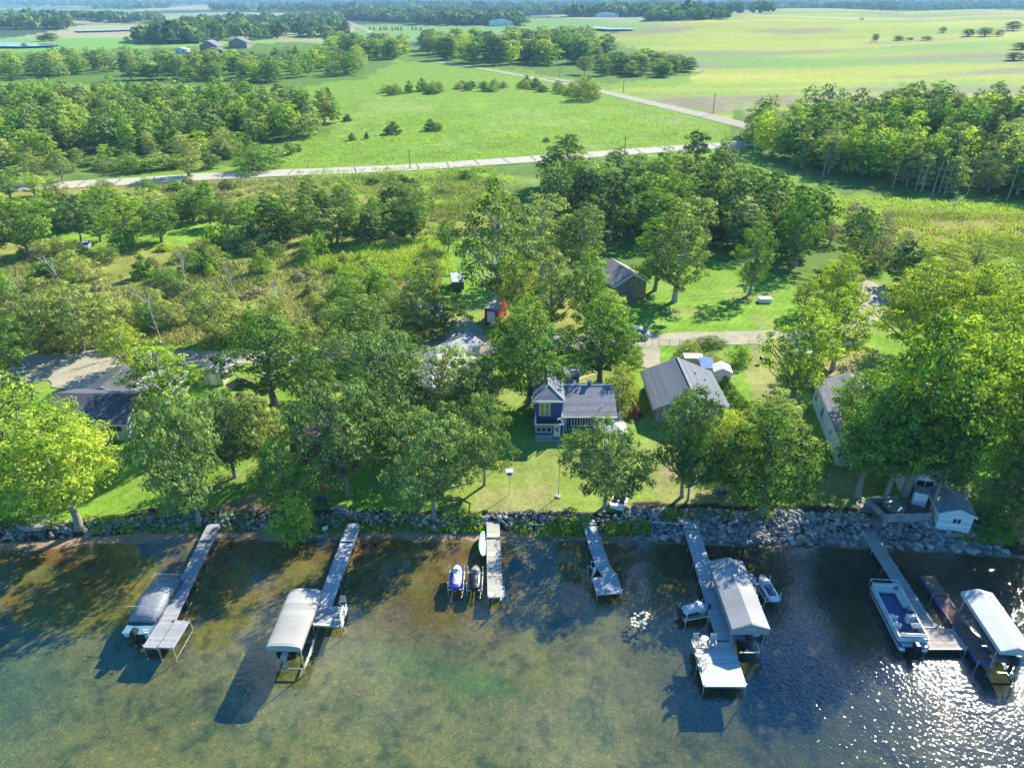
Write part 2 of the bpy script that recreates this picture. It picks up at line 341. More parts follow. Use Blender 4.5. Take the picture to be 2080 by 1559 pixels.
def build_water():
    m, t, b = new_mat("lake_water"); L = t.links.new; t.nodes.remove(b)
    out = t.nodes["Material Output"]; geo = N(t, "ShaderNodeNewGeometry")
    n1 = N(t, "ShaderNodeTexNoise"); n1.inputs['Scale'].default_value = 3.2; n1.inputs['Detail'].default_value = 3; n1.inputs['Distortion'].default_value = .6
    n2 = N(t, "ShaderNodeTexNoise"); n2.inputs['Scale'].default_value = .09; n2.inputs['Detail'].default_value = 2
    n3 = N(t, "ShaderNodeTexNoise"); n3.inputs['Scale'].default_value = .8; n3.inputs['Detail'].default_value = 2
    for n in (n1, n2, n3): L(geo.outputs['Position'], n.inputs['Vector'])
    # the breeze ruffles the open water on the right more than the lee on the left
    sp = N(t, "ShaderNodeSeparateXYZ"); L(geo.outputs['Position'], sp.inputs[0])
    mr = N(t, "ShaderNodeMapRange"); L(sp.outputs[0], mr.inputs[0]); mr.inputs[1].default_value = 2; mr.inputs[2].default_value = 32; mr.inputs[3].default_value = .22; mr.inputs[4].default_value = 1.9
    mu = N(t, "ShaderNodeMath", operation='MULTIPLY'); L(mr.outputs[0], mu.inputs[0]); L(n2.outputs[0], mu.inputs[1])
    b1 = N(t, "ShaderNodeBump"); b1.inputs['Distance'].default_value = .035; L(mu.outputs[0], b1.inputs['Strength']); L(n1.outputs[0], b1.inputs['Height'])
    b2 = N(t, "ShaderNodeBump"); b2.inputs['Distance'].default_value = .05; b2.inputs['Strength'].default_value = .18; L(n3.outputs[0], b2.inputs['Height']); L(b1.outputs[0], b2.inputs['Normal'])
    dt = N(t, "ShaderNodeVectorMath", operation='DOT_PRODUCT'); L(geo.outputs['Incoming'], dt.inputs[0]); L(b2.outputs[0], dt.inputs[1])
    ab = N(t, "ShaderNodeMath", operation='ABSOLUTE'); L(dt.outputs['Value'], ab.inputs[0])
    om = N(t, "ShaderNodeMath", operation='SUBTRACT'); om.inputs[0].default_value = 1.0; L(ab.outputs[0], om.inputs[1])
    pw = N(t, "ShaderNodeMath", operation='POWER'); L(om.outputs[0], pw.inputs[0]); pw.inputs[1].default_value = 5.0
    fr = N(t, "ShaderNodeMath", operation='MULTIPLY_ADD', use_clamp=True); L(pw.outputs[0], fr.inputs[0]); fr.inputs[1].default_value = .96; fr.inputs[2].default_value = .08
    tr = N(t, "ShaderNodeBsdfTransparent"); tr.inputs[0].default_value = (.80, .84, .72, 1)
    gl = N(t, "ShaderNodeBsdfGlossy"); gl.inputs['Roughness'].default_value = .045; L(b2.outputs[0], gl.inputs['Normal'])
    df = N(t, "ShaderNodeBsdfDiffuse"); df.inputs[0].default_value = (.015, .10, .26, 1)
    m0 = N(t, "ShaderNodeMixShader"); m0.inputs[0].default_value = .05; L(tr.outputs[0], m0.inputs[1]); L(df.outputs[0], m0.inputs[2])
    ms = N(t, "ShaderNodeMixShader"); L(fr.outputs[0], ms.inputs[0]); L(m0.outputs[0], ms.inputs[1]); L(gl.outputs[0], ms.inputs[2])
    L(ms.outputs[0], out.inputs[0])
    s = MB(); s.add([(-260, -200, 0), (260, -200, 0), (260, 56, 0), (-260, 56, 0)], [(0, 1, 2, 3)])
    tag(s.build("lake_water", m), kind='structure')
    m2 = M("pond_water", (.16, .22, .3), rough=.15, var=.1, scale=.02, spec=.8)
    for i, pts in enumerate(([(-40, 88), (60, 88), (125, 92), (110, 97), (40, 99), (-40, 99)], [(150, 64), (200, 61), (300, 59), (290, 63), (210, 66), (160, 67)], [(1205, 58), (1240, 60), (1290, 59), (1285, 63), (1230, 64), (1205, 62)], [(970, 5), (1100, 6), (1100, 8), (970, 8)])):
        w3 = [G(*p) for p in pts]; z = max(p[2] for p in w3) + .3
        s = MB(); s.add([(p[0], p[1], z) for p in w3], [tuple(range(len(w3)))]); tag(s.build("pond_water", m2), kind='structure')
build_water()
def strip(name, pts, width, mat, lift=.05, kind='structure', sub=3.0, ragged=0.0, dens=None):
    """a road sheet draped on the terrain along ground points; width in metres (one value or a value per point)"""
    P_ = [np.array(G(*p)[:2]) for p in pts]; wd = width if hasattr(width, '__len__') else [width] * len(P_)
    L = [0]
    for a, b in zip(P_, P_[1:]): L.append(L[-1] + np.linalg.norm(b - a))
    n = max(2, int(L[-1] / sub)); s_ = np.linspace(0, L[-1], n)
    x = np.interp(s_, L, [p[0] for p in P_]); y = np.interp(s_, L, [p[1] for p in P_]); w_ = np.interp(s_, L, wd)
    if n > 6:
        kx = np.ones(5) / 5; xp = np.pad(x, 2, 'edge'); yp = np.pad(y, 2, 'edge'); x = np.convolve(xp, kx, 'valid'); y = np.convolve(yp, kx, 'valid')
    tx = np.gradient(x); ty = np.gradient(y); l = np.hypot(tx, ty) + 1e-9; nx = -ty / l; ny = tx / l
    V = []; k = 6
    for i in range(n):
        for j in range(k + 1):
            o = (j / k - .5) * w_[i]
            if j in (0, k) and ragged: o *= 1 + ragged * (vnoise(np.array([s_[i] * .7 + j * 40]), np.array([3.]))[0] - .5)
            X, Y_ = x[i] + nx[i] * o, y[i] + ny[i] * o; V.append((X, Y_, hz(X, Y_) + lift))
    Fq = [(i * (k + 1) + j, i * (k + 1) + j + 1, (i + 1) * (k + 1) + j + 1, (i + 1) * (k + 1) + j) for i in range(n - 1) for j in range(k)]
    s = MB(); s.add(V, Fq); o = s.build(name, mat)
    if kind: tag(o, kind=kind)
    return o, x, y, w_
gravel = M("gravel", tuple(GRAVEL), rough=.95, var=.22, scale=.8, bump=.3, spec=.1)
asph = M("asphalt", tuple(C(214, 206, 188)), rough=.9, var=.08, scale=.4, spec=.2)
crackm = M("crack_tar", (.05, .05, .05), rough=.9)
def roads():
    o, x, y, w_ = strip("highway", [(-300, 402), (60, 380), (230, 371), (400, 360), (560, 352), (700, 347), (830, 341), (980, 331), (1150, 318), (1300, 307), (1400, 300), (1500, 293), (1640, 282), (1900, 262)], 9.0, asph, .12)
    s = MB(); rr = random.Random(3)
    tx = np.gradient(x); ty = np.gradient(y); l = np.hypot(tx, ty)
    for i in range(2, len(x) - 2, 3):
        nx, ny = -ty[i] / l[i], tx[i] / l[i]; ux, uy = tx[i] / l[i], ty[i] / l[i]; q = rr.uniform(-.8, .8); pts = []
        for k in range(-4, 5):
            o_ = k * .9; jj = rr.uniform(-.2, .2) + q * k * .2
            X, Y_ = x[i] + nx * o_ + ux * jj, y[i] + ny * o_ + uy * jj; pts.append((X, Y_))
        for (a, b), (c, d) in zip(pts, pts[1:]):
            z = hz(a, b) + .19; s.add([(a - ux * .11, b - uy * .11, z), (a + ux * .11, b + uy * .11, z), (c + ux * .11, d + uy * .11, hz(c, d) + .19), (c - ux * .11, d - uy * .11, hz(c, d) + .19)], [(0, 1, 2, 3)])
    tag(s.build("road_cracks", crackm), kind='structure')
    strip("gravel_road", [(1560, 268), (1500, 252), (1400, 228), (1320, 209), (1240, 190), (1180, 176), (1100, 162), (1020, 147), (930, 131), (870, 124)], [8, 8, 8, 8, 8, 7, 6, 6, 6, 6], gravel, .12, ragged=.2)
    strip("far_road", [(680, 36), (715, 48), (742, 60), (752, 68)], 8, gravel, .3)
    strip("far_road", [(1060, 162), (1120, 160), (1185, 172)], 5, gravel, .2)
    strip("gravel_lane", [(-200, 770), (60, 748), (160, 740), (260, 732), (430, 728), (560, 724), (700, 718), (860, 712), (960, 703), (1080, 700), (1200, 697), (1280, 692), (1400, 688), (1560, 685), (1640, 683), (1700, 676), (1740, 655), (1765, 625), (1790, 600), (1760, 580), (1730, 560), (1700, 545)],
          [9, 9, 8, 6, 4.5, 3.5, 4, 5, 5, 5, 5, 4.6, 4.6, 4.6, 4.6, 5, 5, 5, 5, 4.5, 4, 4], gravel, .05, ragged=.25, sub=1.5)
    strip("gravel_yard", [(150, 742), (185, 770), (215, 800)], [9, 7, 3], gravel, .09, ragged=.4, sub=1)
    strip("gravel_yard", [(960, 700), (945, 680), (935, 645)], [6, 5, 3.5], gravel, .09, ragged=.5, sub=1)
    strip("driveway", [(1318, 695), (1317, 720), (1318, 752)], [2.8, 2.8, 3.2], gravel, .09, ragged=.4, sub=.8)
    strip("driveway", [(1285, 690), (1292, 680), (1290, 672)], [3, 3, 2.4], gravel, .09, ragged=.4, sub=.8)
    strip("footpath", [(1130, 884), (1134, 900), (1130, 905)], [1.2, .8, .5], M("path_stone", tuple(C(165, 160, 140)), var=.3), .06, sub=.4)
    strip("footpath", [(1166, 774), (1180, 768), (1215, 758)], [.6, .6, .5], M("path_sand", tuple(C(205, 185, 150)), var=.2), .06, sub=.4)
    strip("footpath", [(1735, 985), (1745, 1015), (1757, 1045)], [1.0, 1.0, 1.1], M("path_stone", tuple(C(165, 160, 140)), var=.3), .06, sub=.4, ragged=.5)
roads()
def haze():
    m, t, b = new_mat("haze"); t.nodes.remove(b); v = N(t, "ShaderNodeVolumePrincipled")
    v.inputs['Color'].default_value = (.42, .72, 1.0, 1); v.inputs['Density'].default_value = 1.55e-4; v.inputs['Anisotropy'].default_value = -.1
    t.links.new(v.outputs[0], t.nodes["Material Output"].inputs['Volume'])
    s = MB(); s.box((0, 12000, 34), (90000, 68000, 80)); s.build("haze", m)
    o = bpy.data.objects["haze"]; tag(o, kind='stuff')
haze()
# ================================================================== TREES AND PLANTS
def leaf_mat(name, dark, light, tip=None, trans=.35):
    m, t, b = new_mat(name); L = t.links.new; t.nodes.remove(b); out = t.nodes["Material Output"]
    ca = N(t, "ShaderNodeVertexColor", layer_name="Leaf"); sp = N(t, "ShaderNodeSeparateColor"); L(ca.outputs[0], sp.inputs[0])
    oi = N(t, "ShaderNodeObjectInfo")
    ad = N(t, "ShaderNodeMath", operation='MULTIPLY_ADD'); L(sp.outputs[0], ad.inputs[0]); ad.inputs[1].default_value = .55; 
    a2 = N(t, "ShaderNodeMath", operation='MULTIPLY'); L(sp.outputs[1], a2.inputs[0]); a2.inputs[1].default_value = .45; L(a2.outputs[0], ad.inputs[2])
    a3 = N(t, "ShaderNodeMath", operation='MULTIPLY_ADD'); L(oi.outputs['Random'], a3.inputs[0]); a3.inputs[1].default_value = .3; L(ad.outputs[0], a3.inputs[2])
    a4 = N(t, "ShaderNodeMath", operation='SUBTRACT'); L(a3.outputs[0], a4.inputs[0]); a4.inputs[1].default_value = .15
    rp = N(t, "ShaderNodeValToRGB"); e = rp.color_ramp.elements; e[0].position = .08; e[0].color = rgba(dark); e[1].position = .75; e[1].color = rgba(light)
    x = e.new(.98); x.color = rgba(tip or light); L(a4.outputs[0], rp.inputs[0])
    d = N(t, "ShaderNodeBsdfDiffuse"); L(rp.outputs[0], d.inputs[0])
    tl = N(t, "ShaderNodeBsdfTranslucent"); br = N(t, "ShaderNodeVectorMath", operation='MULTIPLY'); L(rp.outputs[0], br.inputs[0]); br.inputs[1].default_value = (1.25, 1.25, .6); L(br.outputs[0], tl.inputs[0])
    ms = N(t, "ShaderNodeMixShader"); ms.inputs[0].default_value = trans; L(d.outputs[0], ms.inputs[1]); L(tl.outputs[0], ms.inputs[2])
    gl = N(t, "ShaderNodeBsdfGlossy"); gl.inputs['Roughness'].default_value = .6; gl.inputs[0].default_value = (1, 1, .9, 1)
    m2 = N(t, "ShaderNodeMixShader"); m2.inputs[0].default_value = .015; L(ms.outputs[0], m2.inputs[1]); L(gl.outputs[0], m2.inputs[2])
    L(m2.outputs[0], out.inputs[0]); return m
LM = dict(
 oak=leaf_mat("oak_leaves", (0.024, 0.078, 0.022), (0.243, 0.368, 0.095), (0.42, 0.493, 0.150), .38),
 maple=leaf_mat("maple_leaves", (0.059, 0.144, 0.017), (0.516, 0.669, 0.070), (0.732, 0.672, 0.100), .42),
 green=leaf_mat("green_leaves", (0.033, 0.096, 0.017), (0.243, 0.414, 0.050), (0.42, 0.560, 0.080), .38),
 willow=leaf_mat("willow_leaves", (0.072, 0.120, 0.032), (0.484, 0.540, 0.130), (0.561, 0.538, 0.180), .38),
 poplar=leaf_mat("poplar_leaves", (0.046, 0.096, 0.024), (0.375, 0.490, 0.110), (0.512, 0.515, 0.180), .38),
 gold=leaf_mat("gold_leaves", (.11, .22, .02), (.50, .58, .06), (.66, .60, .07), .4),
 dark=leaf_mat("dark_leaves", (0.020, 0.051, 0.017), (0.187, 0.297, 0.070), (0.317, 0.381, 0.100), .25),
 brush=leaf_mat("brush_leaves", (.09, .14, .045), (.36, .38, .15), (.50, .42, .20), .3),
 silver=leaf_mat("silver_leaves", (0.086, 0.102, 0.053), (0.468, 0.438, 0.220), (0.537, 0.493, 0.320), .25),
 reed=leaf_mat("reed_blades", (0.086, 0.161, 0.022), (0.406, 0.567, 0.080), (0.488, 0.538, 0.140), .38),
 red=leaf_mat("red_leaves", (.08, .025, .015), (.22, .08, .05)),
)
BARK = M("bark", (.27, .25, .22), rough=.95, var=.35, scale=4, bump=.5); BARKP = M("pale_bark", (.42, .40, .35), rough=.9, var=.25, scale=3); DEADW = M("dead_wood", (.42, .40, .38), rough=.9, var=.2)
BARKD = M("dark_bark", (.07, .06, .05), rough=.95, var=.35, scale=4)
SHAPES = {  # (height m, crown radius m, crown base fraction, profile, clumps, leaves per clump, leaf size, clump radius, xy ragged, limbs)
 'oak': (11, 5.6, .22, lambda t: np.sqrt(np.clip(1 - (2 * np.clip((t - .02), 0, 1) - .9) ** 2 * .8, .05, 1)), 115, 115, .235, .84, .42, 40),
 'high': (15, 5.0, .30, lambda t: np.clip(np.sin(np.pi * np.clip(t * .86 + .12, 0, 1)) ** .6, .08, 1) * (1.05 - .3 * t), 125, 115, .24, .86, .28, 18),
 'maple': (14, 5.2, .14, lambda t: np.clip(np.sin(np.pi * np.clip(t * .88 + .12, 0, 1)) ** .6, .08, 1) * (1.08 - .35 * t), 125, 112, .24, .86, .32, 20),
 'ash': (14, 4.0, .16, lambda t: np.clip(np.sin(np.pi * np.clip(t * .85 + .13, 0, 1)) ** .7, .1, 1), 84, 110, .23, .76, .42, 26),
 'poplar': (17, 3.6, .12, lambda t: np.clip(1.05 * np.sin(np.pi * np.clip(t * .78 + .2, 0, 1)) ** .8, .1, 1), 85, 105, .25, .9, .35, 16),
 'scrub': (5, 3.2, .0, lambda t: np.sqrt(np.clip(1.02 - t ** 2, .05, 1)), 60, 75, .21, .75, .35, 10),
 'wood': (13, 3.3, .12, lambda t: np.clip(np.sin(np.pi * np.clip(t * .75 + .22, 0, 1)) ** .6, .1, 1), 46, 62, .42, .95, .30, 6),
 'spire': (14, 2.3, .08, lambda t: np.clip(1.1 * np.sin(np.pi * np.clip(t * .62 + .35, 0, 1)) ** .8, .08, 1), 40, 62, .42, .85, .30, 6),
 'conifer': (11, 2.2, .06, lambda t: np.clip(1.0 - t, .05, 1), 45, 50, .34, .55, .15, 4),
 'shrub': (3.2, 2.1, .0, lambda t: np.sqrt(np.clip(1.02 - t ** 2, .05, 1)), 30, 60, .26, .65, .30, 0),
}
def crown(seed, kind):
    Hh, Rr, bf, prof, nc, nl, ls, crad, rag, limbs = SHAPES[kind]
    r = np.random.RandomState(seed); z0 = Hh * bf; C_ = []; tries = 0
    ph = r.rand(4) * 6.28; mind = (Rr * Rr * (Hh - z0) / nc) ** (1 / 3.) * .95
    while len(C_) < nc and tries < 30000:
        tries += 1
        if tries % 3000 == 0: mind *= .9
        t = r.rand(); a = r.rand() * 6.283; q = r.rand() ** .38
        lob = 1 + rag * (.6 * math.sin(2 * a + ph[0] + 2 * t) + .5 * math.sin(3 * a + ph[1] - 4 * t) + .4 * math.sin(5 * a + ph[2] + 7 * t))
        rr_ = float(prof(np.array(t))) * Rr * lob * q * (1 - .4 * crad / Rr)
        z = z0 + crad * .5 + t * (Hh - z0 - crad * .9) + rag * .9 * math.sin(2 * a + ph[3]) * t
        p = np.array([rr_ * math.cos(a), rr_ * math.sin(a), z])
        if all(np.sum((p - c) ** 2) > mind * mind for c in C_): C_.append(p)
    C_ = np.array(C_); n = len(C_); k = nl
    cs = crad * (.65 + .7 * r.rand(n))
    cen = np.repeat(C_, k, 0); rad = np.repeat(cs, k)
    d = r.normal(size=(n * k, 3)); d[:, 2] = d[:, 2] * .8 + .25; d /= np.linalg.norm(d, axis=1)[:, None]
    rr_ = rad * (.42 + .62 * r.rand(n * k) ** .6)
    pos = cen + d * rr_[:, None] * np.array([1.15, 1.15, .72])
    outw = cen - np.array([0, 0, Hh * (bf + 1) / 2]); outw /= (np.linalg.norm(outw, axis=1)[:, None] + 1e-6)
    nrm = d * 1.3 + outw * .35 + np.array([0, 0, .4]) + r.normal(size=(n * k, 3)) * .42; nrm /= np.linalg.norm(nrm, axis=1)[:, None]
    tv = np.cross(nrm, r.normal(size=(n * k, 3))); tv /= (np.linalg.norm(tv, axis=1)[:, None] + 1e-6); bv = np.cross(nrm, tv)
    s = ls * (.42 + 1.25 * r.rand(n * k) ** 1.6)[:, None]
    V = np.stack([pos - tv * s, pos + bv * s * .62 + nrm * s * .12, pos + tv * s, pos - bv * s * .62 + nrm * s * .12], 1) * 1.0
    V = V.reshape(-1, 3); V = pos.repeat(4, 0) + (V - pos.repeat(4, 0)) * .62
    Fq = np.arange(n * k * 4).reshape(-1, 4)
    A = np.ones((n * k, 4)); A[:, 0] = r.rand(n * k); A[:, 1] = np.repeat(r.rand(n), k)
    # trunk and limbs
    mb = MB(); zt = z0 + (Hh - z0) * .72; tr = Hh * .020 + .05; kx, ky = r.normal(size=2) * .25
    axis = lambda z: np.array([kx * math.sin(z * .5), ky * math.sin(z * .4 + 1) - ky * .84, z])
    mb.tube([axis(z) for z in (-.4, .15, Hh * .1, Hh * .3, Hh * .5, zt)], [tr * 1.9, tr * 1.25, tr, tr * .85, tr * .6, tr * .2], 9 if limbs > 6 else 5)
    idx = r.permutation(n)[:limbs]
    for i in idx:
        c = C_[i]; zs = max(Hh * .1, z0 * .9, c[2] - (.55 * math.hypot(c[0], c[1]) + 1.2 + r.rand() * 1.5)); zs = min(zs, zt * .95); a = axis(zs)
        m1 = a + (c - a) * .35 + np.array([0, 0, -.1]) + r.normal(size=3) * .2; m2 = a + (c - a) * .72 + r.normal(size=3) * .25 + np.array([0, 0, .15]); q = tr * .42
        mb.tube([a, m1, m2, c], [q, q * .75, q * .5, q * .15], 5 if limbs > 10 else 4, cap=False)
    return V, Fq, np.repeat(A, 4, 0), mb
TREEM = {}
def tree_meshes(kind, var, leaf, bark):
    key = (kind, var, leaf, bark.name)
    if key not in TREEM:
        g = TREEM.get((kind, var))
        if g is None:
            g = crown(sum(map(ord, kind)) * 31 + var * 97, kind); TREEM[(kind, var)] = g
        V, Fq, A, mb = g
        me = np_mesh("crown", V, Fq, [LM[leaf]], {"Leaf": A})
        tk = bpy.data.meshes.new("trunk"); tk.from_pydata(mb.v, [], mb.f); tk.materials.append(bark); tk.update()
        tk.polygons.foreach_set('use_smooth', [True] * len(tk.polygons))
        TREEM[key] = (me, tk)
    return TREEM[key]
_k = [0]
def tree(px, py, top, wpx, kind, leaf, label, var=None, group=None, name=None, cat='tree', bark=None, lean=(0, 0), parts=True, at=None):
    """trunk base at photo pixel (px,py) on the ground; the height comes from the row of the top, the spread from the crown width"""
    _k[0] += 1; rr = random.Random(_k[0] * 7 + int(px)); var = rr.randrange(3) if var is None else var
    x, y, z = G(px, py); Hh, Rr = SHAPES[kind][:2]
    v = top - 779.5
    hh = (H - z) - y * (F * SI + v * CO) / (F * CO - v * SI) if top is not None else None
    hh = max(1.0, hh * .97)
    dm = y * CO + (H - z - hh * .55) * SI; rad = wpx / 2 * dm / F * .95
    me, tk = tree_meshes(kind, var, leaf, bark or (BARKP if leaf in ('poplar', 'silver') else BARK))
    s = (rad / Rr * .94, rad / Rr * .94, hh / Hh)
    return place_tree(x, y, z, s, me, tk, rr, label, group, name or {'oak': 'oak_tree', 'maple': 'maple_tree', 'high': 'maple_tree', 'ash': 'ash_tree', 'poplar': 'poplar_tree', 'scrub': 'bush', 'shrub': 'shrub', 'conifer': 'conifer_tree'}.get(kind, 'tree'), cat, lean, parts)
MERGED = {}
def merged(me, tk):
    if me.name not in MERGED:
        Vn = np.empty(len(me.vertices) * 3, np.float32); me.vertices.foreach_get('co', Vn); Vn = Vn.reshape(-1, 3)
        tv = np.array([v.co[:] for v in tk.vertices]); q = [tuple(p.vertices) for p in tk.polygons if len(p.vertices) == 4]
        A = np.empty(len(Vn) * 4, np.float32); me.color_attributes['Leaf'].data.foreach_get('color', A); A = A.reshape(-1, 4)
        Fq = np.concatenate([np.arange(len(Vn)).reshape(-1, 4), np.array(q) + len(Vn)])
        idx = np.concatenate([np.zeros(len(Vn) // 4), np.ones(len(q))])
        MERGED[me.name] = np_mesh("tree", np.concatenate([Vn, tv]), Fq, [me.materials[0], tk.materials[0]], {"Leaf": np.concatenate([A, np.ones((len(tv), 4))])}, idx)
    return MERGED[me.name]
def place_tree(x, y, z, s, me, tk, rr, label, group, name, cat, lean=(0, 0), parts=True):
    rz = rr.uniform(0, 6.28)
    if parts:
        o = thing(name, label, cat, (x, y, z), rz, group); o.scale = s
        link("crown", me, o); link("trunk", tk, o)
    else:
        o = link(name, merged(me, tk)); o.location = (x, y, z); o.rotation_euler = (0, 0, rz); o.scale = s; tag(o, label, cat, group)
    if lean != (0, 0): o.rotation_euler = (lean[0], lean[1], 0)
    return o
